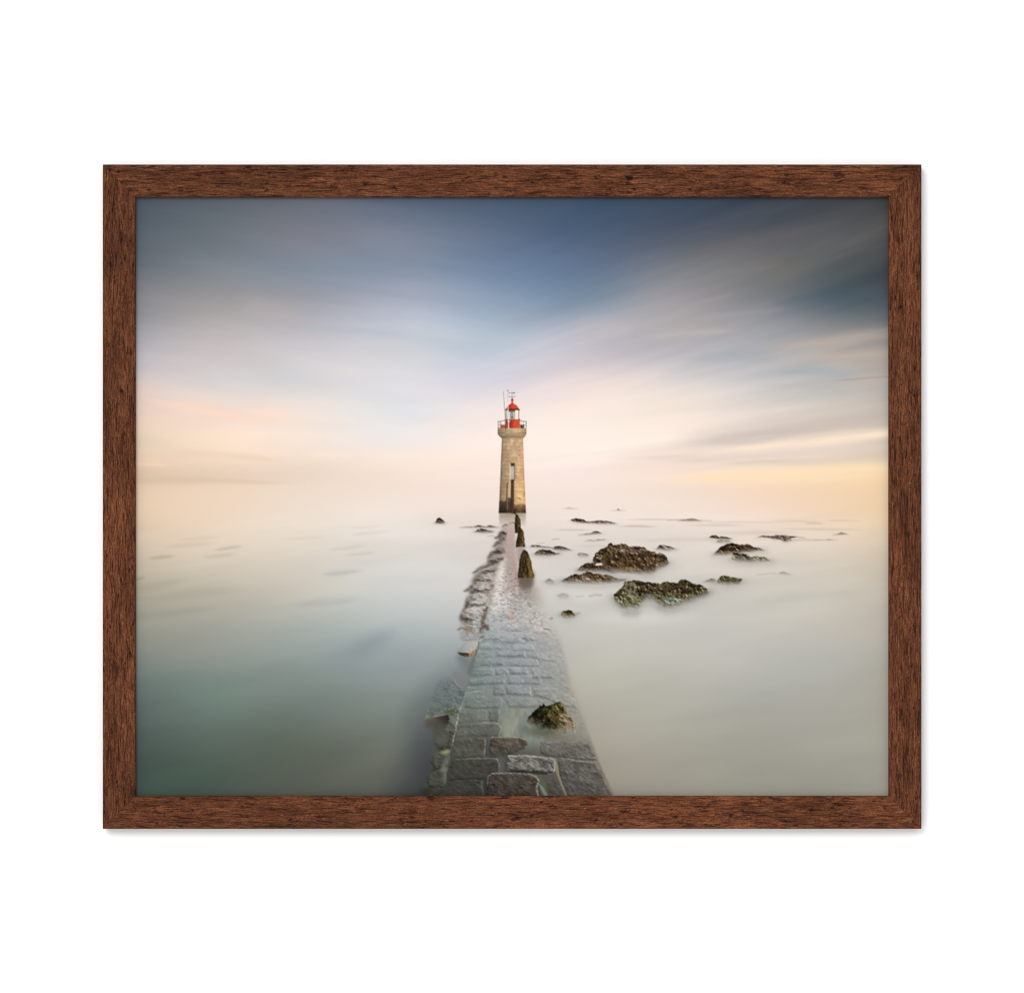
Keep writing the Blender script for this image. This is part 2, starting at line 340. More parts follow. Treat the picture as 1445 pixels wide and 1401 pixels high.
    R([(1068,758.2),(1074,756.2),(1080,755.4),(1088,756.2),(1096,755),(1104,754.6),(1114,756),(1127,757),(1122,758.6),(1116,760),(1120,763),(1112,765.6),(1106,764.6),(1102,761.6),(1094,761.6),(1084,758.6)], [(1066,759),(1095,761.6),(1108,765),(1130,760)], 'reef_rock', GREY, 3.2, 26, .85, .9, 3.2, (.8,.5), glint=.3)
    stroke([(1126,757.6),(1136,759)], 1.4, (150,132,118), .5, 1, rag=.6)
    R([(1177,754.4),(1183,753),(1188,751),(1191,752),(1197,753.6),(1188,754.6)], [(1174,754.8),(1200,754.6)], 'reef_rock', GREY, 3, 27, .75, .6, 2)
    R([(1166,761.6),(1170,760.2),(1176,761.2),(1172,762.4)], [(1162,762.6),(1180,762.6)], 'reef_rock', GREY, 3, 28, .5, .6, 2)
    stroke([(1150,761.4),(1182,762)], 1.2, (150,136,122), .3, 1)
    R([(1011.7,822.4),(1014,817),(1018,812.8),(1023,812.4),(1027,811.8),(1032,813.8),(1039,814.6),(1044,816),(1049,816.4),(1046,821),(1042.7,824.6),(1035,825.6),(1026,826)], [(1009,824.4),(1028,826),(1050,824)], 'weedy_rock', MOSS, 3.8, 29, 1, 1.5, 7, (.8,1), glint=.25)
    R([(993,821.6),(998,818.4),(1004,815.8),(1008,816.8),(1011,819),(1007,822)], [(990,822),(1013,822.6)], 'low_rock', GREY, 3.4, 30, .6, .8, 4)
    R([(1098,809.6),(1102,807.2),(1107,806.6),(1112,808.6),(1117,811),(1108,811)], [(1095,811),(1120,812)], 'low_rock', GREY, 3.4, 31, .35, .8, 3.5)
    stroke([(1068,811),(1085,809.4),(1096,809)], 1.6, (150,142,130), .25, 1, rag=.8)
    # left of the tower
    R([(613.6,738),(615,734.2),(616,732),(619.4,730.2),(622,731.2),(625,733),(628,736.6),(626,739),(618,739)], [(612,738.8),(630,738.8)], 'dark_rock', GREY, 3, 32, 1, .7, 2.6, (.7,1), glint=.25)
    R([(650,744),(658,743),(667,743),(674,740.8),(680,741.6),(685,742.6),(691,741),(697,742.4),(704,744.2),(696,744.8),(687,745.2),(667,744.6)], [(648,744.8),(706,745.2)], 'reef_rock', GREY, 3.2, 33, .9, .6, 2.4)
    R([(669,750.6),(672,748.4),(675,746.4),(679,745.6),(684,746.8),(690,748.2),(697,749.4),(694,751.4),(680,752)], [(667,751.4),(699,751.4)], 'low_rock', GREY, 3.2, 34, .95, .7, 3, (.7,.9))
    stroke([(688,756.6),(694,756),(697,756.6)], 1.2, (166,150,142), .6, 1, rag=.5)
    # the big rocks
    R([(836.2,791.6),(836.4,786),(840,781.6),(844.6,776.6),(850,774),(855.8,771),(859,767.6),(862.4,766.4),(866.5,768.4),(871,768.6),(877.5,766.6),(882,769),(888,770.4),(896,771.2),(903,771),(909,773),(914,775),(920,778),(926.8,780.6),(933,780.8),(938,782.4),(941,786),(943,790),(943.6,795),(941,799),(934,802.6),(926.8,806),(919.4,811),(912,812.6),(902,810.8),(890,809),(876,808.6),(864,809),(852,806),(841,799)],
      [(832,800),(846,803),(860,808),(880,809.5),(905,811),(922,808.6),(934,802.5),(946,797)], 'big_rock', WEED, 5.2, 41, 1, 2.3, 8.5, (.8,1), [(888,777,30,9,[(0,(38,28,22)),(.4,(84,68,56)),(.7,(132,112,98)),(1,(190,172,160))],.6),(880,798,36,9,[(0,(22,16,8)),(.4,(72,52,24)),(.7,(112,84,44)),(1,(160,130,84))],.6),(936,794,9,10,MOSS,.8),(843,790,9,7,GREY,.8)], glint=.25)
    R([(813.6,805.8),(817,801.6),(821,798.2),(826,795.6),(830,794.2),(836,794.4),(840,794.6),(845,796.6),(850,799),(856,801),(862,804),(868,807.4),(862,810),(852,808.6),(841,807.6),(826,807)],
      [(811,806.4),(840,807.4),(870,810)], 'big_rock', WEED, 4.4, 42, 1, 1.8, 6, (.8,.9), [(854,803,12,5,GREY,.8)], glint=.25)
    stroke([(842,796.6),(849,796)], 3, (240,226,216), .95, .5, rag=.8)
    R([(792,820),(797,816.4),(801.7,813.6),(808,811),(813,810.2),(819,811),(823,809),(828,806.8),(833,806.8),(838,808.4),(843,809.6),(850,810.6),(857,811.4),(863.3,812.2),(868,815),(872,817),(884,818),(880,820.6),(871,823),(852,824.6),(833.4,824.6),(814.7,824.4),(800,823.6)],
      [(788,822.6),(815,824),(850,824.6),(888,819.4)], 'weedy_rock', WEED, 4.6, 43, 1, 2.0, 8, (.8,1), [(818,818,16,6,GREY,.7),(845,814,16,6,[(0,(22,16,8)),(.4,(70,50,24)),(.7,(110,82,44)),(1,(160,130,84))],.7)], glint=.2)
    R([(865.6,843.9),(867,839),(870.8,834.5),(875,831),(878.3,827.5),(880,823.6),(882,820.6),(888,820),(895,818.8),(899,820.2),(902.6,819.2),(909,821.2),(915.6,821.2),(924,822.4),(932.5,822.6),(937,820.4),(942,820.4),(949,822.4),(956.7,822.2),(959,819.4),(962.3,817.2),(968,817),(972,819.6),(977.3,824),(983,823.4),(988.5,825),(994,827),(998,829.9),(1001.6,836.4),(999,841),(994,845),(981,850),(972,854),(964,858),(951,862),(938,862),(925,858),(915,854),(907.5,864),(895,868),(880,866),(874,858),(868,850)],
      [(862,845),(873,852),(878,859),(886,862.5),(900,861),(906,851),(913,845),(922,846),(930,855),(940,859.5),(955,856),(968,850),(985,845),(1004,837)], 'big_rock', MOSS, 5.0, 44, 1, 2.4, 9, (.75,1.1),
      [(925,831,40,8,WEED,.75),(965,836,26,10,WEED,.7),(872,838,8,10,WEED,.7),(945,848,17,9,[(0,(44,44,36)),(.35,(86,92,78)),(.6,(124,132,114)),(.85,(168,172,152)),(1,(204,202,184))],1),(890,855,14,8,[(0,(40,38,28)),(.35,(80,80,62)),(.6,(116,116,94)),(.85,(164,160,134)),(1,(200,194,170))],.9),(893,833,7,14,[(0,(40,34,26)),(.4,(88,80,64)),(.7,(140,128,106)),(1,(196,182,158))],.9),(990,836,10,8,MOSS,.5)], glint=.22)
    stroke([(899,822),(900.5,832),(904,840)], 2.2, (26,21,14), .6, .8, rag=.8)
    # rocks nearly swallowed by the water, and the small brown one beside the causeway
    R([(768,821),(771,818),(775.5,816),(779,817.4),(781.6,820),(782,824),(774,825)], [(765,823.4),(784,824)], 'low_rock', GREY, 3.2, 45, .62, .8, 6)
    R([(786,839.6),(791,837.8),(796,836.6),(800,838),(804,841.6),(800,845),(790,845)], [(782,845),(806,845)], 'low_rock', GREY, 3.4, 46, .38, .9, 8)
    stroke([(832,841.4),(840,839.4),(848,840)], 3.2, (150,140,128), .35, 1, rag=1.2)
    stroke([(814,842),(824,841)], 2.6, (160,150,140), .28, 1, rag=1.2)
    R([(791.6,867.4),(792,863.4),(794.4,861.8),(799,861.6),(802.4,860.4),(806,861.6),(809,863.6),(811.6,867.6),(810,871.4),(804,873.6),(796,873)], [(788,869.6),(801,872.6),(815,870)], 'brown_rock', [(0,(30,22,12)),(.3,(66,48,26)),(.5,(98,72,38)),(.7,(136,106,64)),(1,(186,160,120))], 3.4, 47, 1, .9, 6, (.8,1.1), [(794,865,4,6,GREY,.9)])
    stroke([(813,866),(818,864.6)], 2.4, (140,130,114), .45, 1, rag=.8)

def mist():
    # pale wash drifting over the feet of the rocks
    for x0, y0, x1, y1, w, a in [(838,806,930,812,7,.5),(930,806,962,800,8,.45),(796,824,890,824,6,.5),(872,862,915,860,8,.5),(908,850,930,852,8,.35),(930,861,985,850,8,.5),(985,848,1012,840,7,.45),(1010,785,1030,785,5,.45),(1034,795,1092,793,6,.45),(1012,826,1052,825,6,.45),(752,785,792,784,4,.45),(788,873,818,872,5,.45)]:
        wisp([(x0 - 8, y0), ((x0 + x1) / 2, (y0 + y1) / 2 + 1.5), (x1 + 8, y1)], [w * .7, w, w * .7], (204, 200, 193), a, 1, seed=int(x0))

def posts():
    def post(P, seed, key, dark, foot):
        sl, X, Y = win(*bb(P, 5))
        wx = X + .8 * fbm(X / 3, Y / 4, 3, seed); wy = Y + .8 * fbm(X / 3, Y / 4, 3, seed + 1)
        d = sdf(P, wx, wy); xs = [p[0] for p in P]
        u = (X - min(xs)) / (max(xs) - min(xs))
        n = fbm(X / 2.6, Y / 4.5, 4, seed + 2, .6); f = fbm(X / 1.3, Y / 1.6, 3, seed + 3, .7)
        ridge = smooth(.16, 0, np.abs(fbm(X / 5, Y / 10, 2, seed + 4)))
        t = .29 + .32 * smooth(.15, .8, u) + .16 * n + .17 * f + .09 * relief(2 * n + f, 1, -.5) - .25 * ridge - dark
        col = ramp(np.clip(t, 0, 1), [(0,(20,15,8)),(.25,(48,38,20)),(.5,(88,68,36)),(.7,(124,98,54)),(1,(176,146,90))])
        gr = smooth(.5, 0, u) * .5
        col += (ramp(np.clip(t + .1, 0, 1), MOSS) - col) * gr[..., None]
        comp(sl, col, (1 - smooth(-.5, .4, d)) * smooth(-.5, .6, (foot - Y + .8 * n) / 2.2), lab('mooring_post#%d' % seed), .35)
    # reflections first
    stroke([(735,772),(735,790)], [12,9], (128,118,114), .55, .7, rag=.8)
    stroke([(742,812),(742,820)], [22,21], (88,76,60), .8, .5, rag=.6)
    for k in range(15):
        y = 816 + 2.0 * k; stroke([(732 + .15 * k + (k * 7 % 5) * .5, y), (742, y + .3), (752.6 - .3 * k - (k * 5 % 4) * .6, y)], [1.6, 2.4, 1.5], (104 + 2 * k, 92 + 3 * k, 78 + 4 * k), .85 - .042 * k, .9, rag=1.0, rs=3, brk=.3 + .03 * k, seed=k)
    post([(724.6,724),(725.4,718.6),(727,716.6),(728.4,718),(729,724),(728,727)], 60, 'post', .05, 727)
    post([(726.3,752),(726.3,740),(726.4,730.6),(727.6,727),(729.2,725.2),(731.4,726.6),(733,730.4),(734.8,732.5),(735,740),(734.6,752)], 61, 'post', .06, 753)
    post([(727.4,772),(728,765),(729,759),(730.2,753),(731.4,748.4),(732.8,745.2),(735.2,744.8),(737.6,747.6),(739.2,752),(739.6,756),(740.4,764),(740.8,772)], 63, 'post', .05, 772.5)
    post([(730.6,815),(731.2,806),(732,798),(733,790),(734.2,784),(736.2,778.6),(738.6,775.2),(741.4,775.8),(744.4,778.6),(747,783.4),(748.8,789),(750,795),(750.8,801),(752.6,807),(754.2,811.4),(753.4,815.8),(748,816),(742,815.4)], 65, 'post', 0, 816)
    stroke([(741,786),(742,796),(745,804),(744,812)], [1.2,2,2.4,2], (24,17,9), .75, .7, rag=.8, rs=2.5)
    stroke([(737,790),(740,797),(739,808)], [1,1.8,1.6], (30,23,12), .65, .7, rag=.8, rs=2.5)

def rect(x0, y0, x1, y1, col, al, key=None):
    P = [(x0,y0),(x1,y0),(x1,y1),(x0,y1)]
    sl, X, Y = win(*bb(P, 2))
    comp(sl, A(col) * (1 + .2 * fbm(X / 1.8, Y / 1.8, 3, int(x0)))[..., None], al * (1 - smooth(-.35, .35, sdf(P, X, Y))), lab(key) if key else 0)

def lighthouse():
    T = 'tower'
    P = [(703.4,724),(704.6,704.3),(705.9,672),(707.1,640),(708.2,618),(738.1,618),(739.2,654),(741.5,704.3),(742.4,724)]
    # reflection on the wet shoal
    sl, X, Y = win(698, 722, 748, 748)
    g = np.clip((Y - 722) / 22, 0, 1); m = smooth(703, 706, X + .6 * vn(X * 0, Y / 1.5, 4)) * smooth(744, 740, X)
    comp(sl, ramp((X - 703) / 40, [(0,(158,146,134)),(.35,(146,132,116)),(1,(172,154,132))]), m * (1 - g) ** .8 * .95)
    sl, X, Y = win(698, 610, 748, 728)
    d = sdf(P, X, Y)
    u = (X - np.interp(Y, [618, 724], [708.2, 703.4])) / np.interp(Y, [618, 724], [29.9, 39])
    row = np.floor((Y - 619) / 5.25); fr = (Y - 619) / 5.25 - row
    jx = u * 5.2 + .5 * (row % 2) + .15 * np.sin(row * 2.3); jc = np.floor(jx)
    tone = hsh(jc.astype(np.int64), row.astype(np.int64), 5) - .5
    n = fbm(X / 3, Y / 3, 4, 91, .65); st = fbm(X / 1.6, Y / 9, 3, 92)
    base = ramp(u, [(0,(122,102,84)),(.10,(154,132,110)),(.3,(184,158,130)),(.55,(204,174,140)),(.8,(220,186,146)),(.93,(214,174,130)),(1,(186,148,108))])
    k = 1 + .12 * tone + .09 * n + .05 * st
    k -= .2 * np.exp(-((fr - .04) / .10) ** 2) * (.6 + .4 * vn(X / 4, row * 3.1, 8))
    vx = np.abs(jx - jc - .5); k -= .07 * smooth(.46, .5, vx) * (fr > .1)
    up = smooth(690, 625, Y); base = base * (1 - .55 * up[..., None]) + (base * .35 + A((200,176,150)) * .65) * (.55 * up[..., None])
    col = base * k[..., None] * np.array([1.0, .963, .925], F)
    # golden light low on the right, weathering, dark tidal band
    m = smooth(672, 700, Y) * smooth(.55, .75, u) * smooth(716, 707, Y) * .55; col += (A((238,196,132)) * k[..., None] - col) * m[..., None]
    m = np.exp(-((X - 735) / 5) ** 2 - ((Y - 703) / 5) ** 2) * .8; col += (A((250,212,152)) - col) * m[..., None]
    tide = smooth(-1.5, 3, Y - 706.5 - 2.5 * n - 3.2 * (u > .5) - 2 * (u - .5))
    low = ramp(u, [(0,(58,47,36)),(.3,(70,58,44)),(.45,(78,64,48)),(.6,(120,96,66)),(.8,(136,106,72)),(1,(112,84,56))]) * (1 + .3 * n + .2 * st)[..., None]
    low *= (1 - .42 * smooth(712, 722, Y))[..., None]
    col += (low - col) * (tide * .94)[..., None]
    for cx, cy, r, a in [(733.2,703.4,1.3,.7),(730,702,.9,.6),(735,704.6,.8,.6),(732.6,642.4,1,.6),(728.4,663,1.2,.5),(727.6,671,1.4,.35),(740,696,1.4,.5),(739,700,1,.5),(711.6,708,1.4,.4)]:
        m = np.exp(-((X - cx) ** 2 + (Y - cy) ** 2) / r ** 2) * a; col += (A((84,64,44)) - col) * m[..., None]
    comp(sl, col, 1 - smooth(-.35, .35, d), lab(T))
    stroke([(722.3,620.5),(722.2,627)], .9, (240,224,200), .8, .5)
    # door recess, door leaf, ladder, pipe
    stroke([(719.9,654),(719.7,676)], 1.6, (226,206,178), .8, .4)
    D = [(720.4,653.6),(725.9,653.6),(725.9,677.2),(720.4,677.2)]
    sl, X, Y = win(718, 651, 729, 680)
    col = ramp((Y - 653) / 25, [(0,(58,46,36)),(.16,(80,66,52)),(.21,(186,174,166)),(.5,(198,188,180)),(.85,(184,172,164)),(1,(160,146,130))])
    col = col * (1 - .25 * smooth(724.4, 725.6, X))[..., None]
    comp(sl, col, 1 - smooth(-.3, .3, sdf(D, X, Y)), lab('door'))
    stroke([(726.3,653.8),(726.4,678)], .8, (104,82,58), .8, .4)
    stroke([(719.3,653.2),(726.8,653.2)], .9, (126,104,80), .8, .5)
    stroke([(717,677.8),(726.4,677.8)], .9, (92,70,48), .9, .5)
    stroke([(718.8,678.5),(718.6,704)], 3.4, (206,180,144), .8, .3)
    stroke([(717.4,678),(716.3,690),(716,708),(716,722)], .8, (92,74,54), .75, .5)
    stroke([(716.9,680),(715.4,683),(714.9,692),(714.9,712),(715.3,722)], [.8,1,1.2,1.2,1.4], (70,54,38), .9, .5)
    stroke([(718.8,704),(718.8,722)], 4.2, (70,56,42), .85, .4)
    stroke([(716.1,706),(716.1,718)], 1.0, (150,124,100), .7, .5)
    stroke([(723.2,678.6),(723.1,723)], 4.2, (58,38,22), .96, .25, lab=lab('ladder'))
    for k in range(17):
        y = 681 + 2.5 * k
        stroke([(721.4,y),(725.0,y)], .7, (150,114,76) if y < 704 else (116,100,80), .65, .6)
    stroke([(721.2,678.4),(721.0,722)], .7, (40,27,17), .9, .4); stroke([(725.4,678.4),(725.4,722)], .7, (120,90,60), .6, .4)
    # corbelled gallery
    P = [(702.3,604.2),(742.9,604.2),(743,611.6),(742.4,613.4),(738.3,618.9),(708.2,618.9),(702.8,613.4),(702.2,611.6)]
    sl, X, Y = win(700, 602, 746, 621); d = sdf(P, X, Y); u = (X - 702.3) / 40.6
    n = fbm(X / 2.4, Y / 2.4, 4, 95, .65)
    col = ramp(u, [(0,(134,116,96)),(.15,(166,147,123)),(.4,(190,170,142)),(.6,(206,180,146)),(.85,(204,172,132)),(1,(168,136,100))])
    k = 1 + .1 * n - .3 * np.exp(-((Y - 611) / .8) ** 2) * .8 - .22 * smooth(611.2, 616, Y) + .16 * np.exp(-((Y - 618.2) / .6) ** 2) + .1 * smooth(606, 604.3, Y)
    for xx in (707.2, 714, 722, 731, 737.4): k -= .16 * np.exp(-((X - xx) / .45) ** 2) * (Y < 611)
    k -= .12 * (hsh(np.floor((X - 700) / 7).astype(np.int64), np.floor(Y / 5.5).astype(np.int64), 6) - .5)
    comp(sl, col * k[..., None] * np.array([1.0, .97, .93], F), 1 - smooth(-.35, .35, d), lab('gallery'))
    stroke([(714,610.4),(731,610.2)], .9, (232,208,170), .6, .6)
    stroke([(703,603.9),(742.4,603.9)], .8, (222,198,160), .8, .5)
    # gallery boxes and red lantern base
    rect(706.4,599,712.4,604.2,(186,70,44),.9,'gallery_box#1'); stroke([(706.6,599),(711.6,599)], .8, (222,140,112), .7, .5); stroke([(708.6,600),(708.6,604)], .7, (120,44,32), .6, .5)
    rect(734.2,599,740,604.2,(84,64,54),.85,'gallery_box#2'); stroke([(735.6,600),(736.4,603.6)],2,(48,38,36),.8,.6,rag=.6); stroke([(738.6,599.4),(739,603)],1.2,(130,108,88),.7,.6)
    P = [(712.6,591.3),(733.6,591.3),(733.8,604.2),(712.4,604.2)]
    sl, X, Y = win(710, 589, 736, 606); u = (X - 712.5) / 21.2; n = fbm(X / 2.5, Y / 2.5, 3, 96)
    col = ramp(u, [(0,(92,24,15)),(.1,(122,32,20)),(.25,(148,40,26)),(.45,(172,54,34)),(.65,(212,82,50)),(.9,(214,88,58)),(1,(168,62,42))]) * (1 + .12 * n)[..., None]
    comp(sl, col, 1 - smooth(-.35, .35, sdf(P, X, Y)), lab('lantern_base'))
    stroke([(712.4,591.6),(733.8,591.6)], 1.1, (150,40,26), .85, .5)
    stroke([(728.6,595),(728.6,604)], .5, (150,44,28), .7, .5); stroke([(713.5,596),(713.6,604)], 1.8, (60,24,18), .6, .5)
    # lantern room
    P = [(713.8,577.8),(732.4,577.8),(732.2,591.4),(714,591.4)]
    sl, X, Y = win(711, 575, 735, 593); u = (X - 713.8) / 18.6
    col = ramp(u, [(0,(170,158,148)),(.05,(206,196,188)),(.2,(214,206,200)),(.3,(216,208,202)),(.36,(206,198,194)),(.5,(206,200,198)),(.6,(190,182,176)),(.66,(232,222,210)),(.8,(246,238,226)),(.95,(250,240,226)),(1,(196,180,162))])
    comp(sl, col, 1 - smooth(-.3, .3, sdf(P, X, Y)), lab('lantern_room'))
    for x, c, a, w in [(713.9,(110,92,80),.9,.8),(717.4,(226,220,214),.8,1.1),(720.4,(96,90,88),.7,.9),(726.2,(110,102,98),.8,.9),(731.4,(150,132,112),.7,.7),(732.3,(128,104,84),.8,.8)]:
        stroke([(x,578),(x,591.2)], w, c, a, .5)
    stroke([(722.5,581),(722.5,583.6)], 1.5, (80,76,84), .8, .6); stroke([(722.7,585.6),(722.7,589.6)], 2.6, (96,92,90), .85, .6, rag=.4, rs=1.6)
    stroke([(718.6,579.4),(725.4,579.4)], 3.0, (92,80,66), .85, .6)
    blob(722.5, 586, 1.5, 1.6, (206,206,208), .9)
    blob(722.8, 588.8, 1.0, 1.2, (40,38,42), .8)
    # dome and finial
    P = [(712.4,578.6),(712.8,577.4),(714.6,576.4),(715.6,574),(717.4,571.8),(719.6,570.2),(721.2,568.8),(721.8,566.6),(720.9,565),(720.9,563.4),(722,562),(723,561.8),(724.2,562.4),(725,563.8),(724.6,565.4),(723.9,566.8),(724.4,568.8),(726.6,570.2),(729.4,572),(731,574.2),(732,576.4),(733.4,577.4),(733.9,578.6)]
    sl, X, Y = win(710, 560, 736, 581); u = (X - 712.5) / 21.4; n = fbm(X / 2, Y / 2, 3, 97)
    col = ramp(u, [(0,(110,30,18)),(.15,(146,40,24)),(.4,(188,60,36)),(.62,(222,84,50)),(.85,(206,78,50)),(1,(120,38,26))]) * (1 + .12 * n)[..., None]
    col *= (1 - .5 * smooth(575.8, 577.4, Y))[..., None]
    comp(sl, col, 1 - smooth(-.35, .35, sdf(P, X, Y)), lab('dome'))
    stroke([(713,578.2),(733.4,578.2)], .9, (86,30,20), .8, .5)
    blob(724, 571.8, 3.6, 2, (238,112,76), .4)
    for x in (716.4, 720, 726.4, 729.6): stroke([(723,569.4),(x,577)], .4, (140,36,22), .45, .6)
    # railing
    c = (96,96,88)
    for x, a in [(702.9,.95),(705.9,.8),(707.6,.4),(714.3,.5),(735.2,.6),(738.6,.7),(742.6,.95)]:
        stroke([(x,594.2),(x,604)], .9 if a > .7 else .6, c, a, .5, lab=lab('railing') if a > .7 else 0, thr=.3)
    for pts, a in [([(702.6,595),(706,594.2),(713,593)],.9),([(733.4,593),(738.6,594.2),(743,595)],.9),([(702.8,599.6),(706,599)],.5),([(738.6,599),(742.8,599.6)],.6),([(702.6,603.4),(706.4,603.4)],.6)]:
        stroke(pts, .9, c, a, .5, lab=lab('railing') if a > .7 else 0, thr=.3)
    # aerials and weather vane
    stroke([(710.3,552),(711.8,574),(714.4,604)], [.7,.9,1.1], (150,136,128), .9, .6, lab=lab('aerial#1'), thr=.3)
    stroke([(716.4,550.4),(716.9,572),(717.7,604)], [.7,1.0,1.5], (236,224,216), .95, .5, lab=lab('aerial#2'), thr=.3)
    stroke([(716.4,549.6),(716.4,566)], .6, (170,156,150), .7, .6); stroke([(716.2,551),(716.8,551)], 1.4, (90,84,86), .8, .6)
    stroke([(717.4,593.4),(720,593.4)], .9, (226,206,196), .9, .5); stroke([(716.6,594),(718.6,595.6)], 1.6, (236,224,214), .8, .5)
    v = lab('weather_vane')
    stroke([(722.6,552.6),(722.7,562)], .6, (120,108,106), .85, .6, lab=v, thr=.2)
    stroke([(718.6,554.4),(726.4,554.4)], .6, (110,98,96), .7, .6, lab=v, thr=.2); stroke([(724,554.4),(726.2,554.3)], 1.3, (56,48,48), .9, .5, lab=v, thr=.2)
    stroke([(718.8,559.6),(726.6,559.2)], .6, (126,114,112), .6, .6, lab=v, thr=.2)
    for x, y in ((719,559.6),(722.6,560.4),(726.2,559),(718.8,554.3)): stroke([(x-.4,y),(x+.4,y)], 1.1, (64,58,58), .8, .6)
    # soft waterline
    stroke([(705,724.6),(716,724.9),(741,724.4)], 2.2, (160,146,130), .5, 1)

# ---- the stone causeway
EY = [735, 760, 780, 800, 815, 840, 857, 875, 893, 910, 928, 950, 978, 1000, 1040, 1080, 1126]
EL = [711, 706, 702, 698, 694, 690, 687, 680, 677, 674, 669, 665, 656, 650, 640.5, 633, 625]
RY = [735, 760, 780, 800, 815, 830, 845, 865, 885, 903, 920, 945, 965, 990, 1005, 1050, 1085, 1126]
ER = [727, 727.5, 730, 737, 752, 765, 771, 777, 784, 789, 795, 801, 805, 815, 820, 836, 848, 863]
CC = {
 735: [(206,192,184),(202,188,180),(204,190,182),(208,194,184),(214,200,190)],
 760: [(176,162,154),(160,146,138),(182,166,160),(184,164,158),(200,188,180)],
 790: [(140,128,120),(190,182,174),(172,158,152),(178,156,148),(200,188,180)],
 815: [(168,161,154),(228,221,212),(156,145,140),(172,152,145),(198,191,184)],
 840: [(176,172,168),(222,217,210),(162,155,151),(176,161,153),(200,195,187)],
 860: [(170,174,176),(188,190,190),(180,177,175),(192,183,177),(200,194,186)],
 880: [(158,168,168),(172,178,178),(180,178,178),(190,182,178),(196,186,178)],
 900: [(148,160,158),(154,162,164),(158,162,166),(170,168,168),(184,175,168)],
 920: [(136,152,148),(144,154,158),(150,154,160),(162,160,160),(174,168,160)],
 945: [(124,144,136),(138,148,150),(146,150,155),(154,153,153),(166,160,152)],
 970: [(116,137,128),(130,140,140),(140,144,148),(148,147,145),(160,154,145)],
 1000: [(112,124,116),(122,128,124),(136,140,136),(147,144,138),(157,150,138)],
 1030: [(94,102,94),(104,106,100),(126,128,118),(140,138,127),(150,143,128)],
 1060: [(74,78,70),(76,76,70),(90,90,83),(108,105,99),(124,117,106)],
 1090: [(66,68,62),(67,67,63),(78,76,72),(92,90,86),(112,105,96)],
 1126: [(62,63,58),(63,61,57),(70,68,63),(84,82,77),(104,98,90)],
}
def ground(X, Y):                       # the walkway seen in perspective: across, along
    q = np.maximum(Y - 690, 12)
    return (X - 728) / q, 820 / q

def stone(P, tone=1.0, tex=.1, hi=.5, lo=.5, col=None, al=1.0, seed=0, jit=1.2, fade=None, mix=.55, joint=.35):
    """One block: broken edges, a lit upper/right arris, a dark lower/left joint, quarried face."""
    sl, X, Y = win(*bb(P, 6))
    wx = X + jit * fbm(X / 3.2, Y / 3.2, 3, seed + 1); wy = Y + jit * fbm(X / 3.6, Y / 3.6, 3, seed + 2)
    d = sdf(P, wx, wy); ds = blur(d, 1.0, 1.0); gy, gx = np.gradient(ds); g = np.hypot(gx, gy) + 1e-6
    nx, ny = gx / g, gy / g
    w1 = fbm(X / 9, Y / 6, 2, seed + 8) * 5; r = fbr((X * .9 + Y * .5 + w1) / 7.5, (Y - .36 * X + w1) / 3.4, 4, seed + 3, .6); f = fbm(X / 1.5, Y / 1.3, 3, seed + 4, .7); b = fbm(X / 12, Y / 8, 4, seed + 5, .6)
    rel = relief(blur(1.9 * r + .35 * f, .6, .6), .8, -1.0)
    base = IMG[sl].copy()
    if col is not None: base = base * (1 - mix) + A(col) * mix
    tone = tone * (1 - .05 * smooth(1030, 1070, np.mean([p[1] for p in P])))
    k = tone * (1 + tex * (.95 * r + .55 * f + 1.0 * b + .75 * rel))
    c = base * k[..., None]
    rim = np.exp(-((d + 1.0) / .9) ** 2) * (.7 + .6 * fbm(X / 2.5, Y / 2.5, 2, seed + 6))
    lit = rim * np.clip(.62 * nx - .75 * ny, 0, 1) * hi
    c += (A((214, 208, 196)) * (.35 + .65 * base.mean(-1, keepdims=True) / .6) - c) * np.clip(lit, 0, .9)[..., None]
    dk = np.exp(-((d + 1.2) / 1.5) ** 2) * np.clip(-.5 * nx + .85 * ny, 0, 1) * lo
    c *= (1 - .75 * np.clip(dk, 0, .9))[..., None]
    m = 1 - smooth(-.5, .5, d)
    if fade is not None: m = m * fade(X, Y)
    o = np.exp(-((d - .7) / .9) ** 2) * np.clip(-.5 * nx + .8 * ny + .15, 0, 1) * lo * joint
    comp(sl, A((38, 34, 30)), o * al)
    comp(sl, c, m * al)

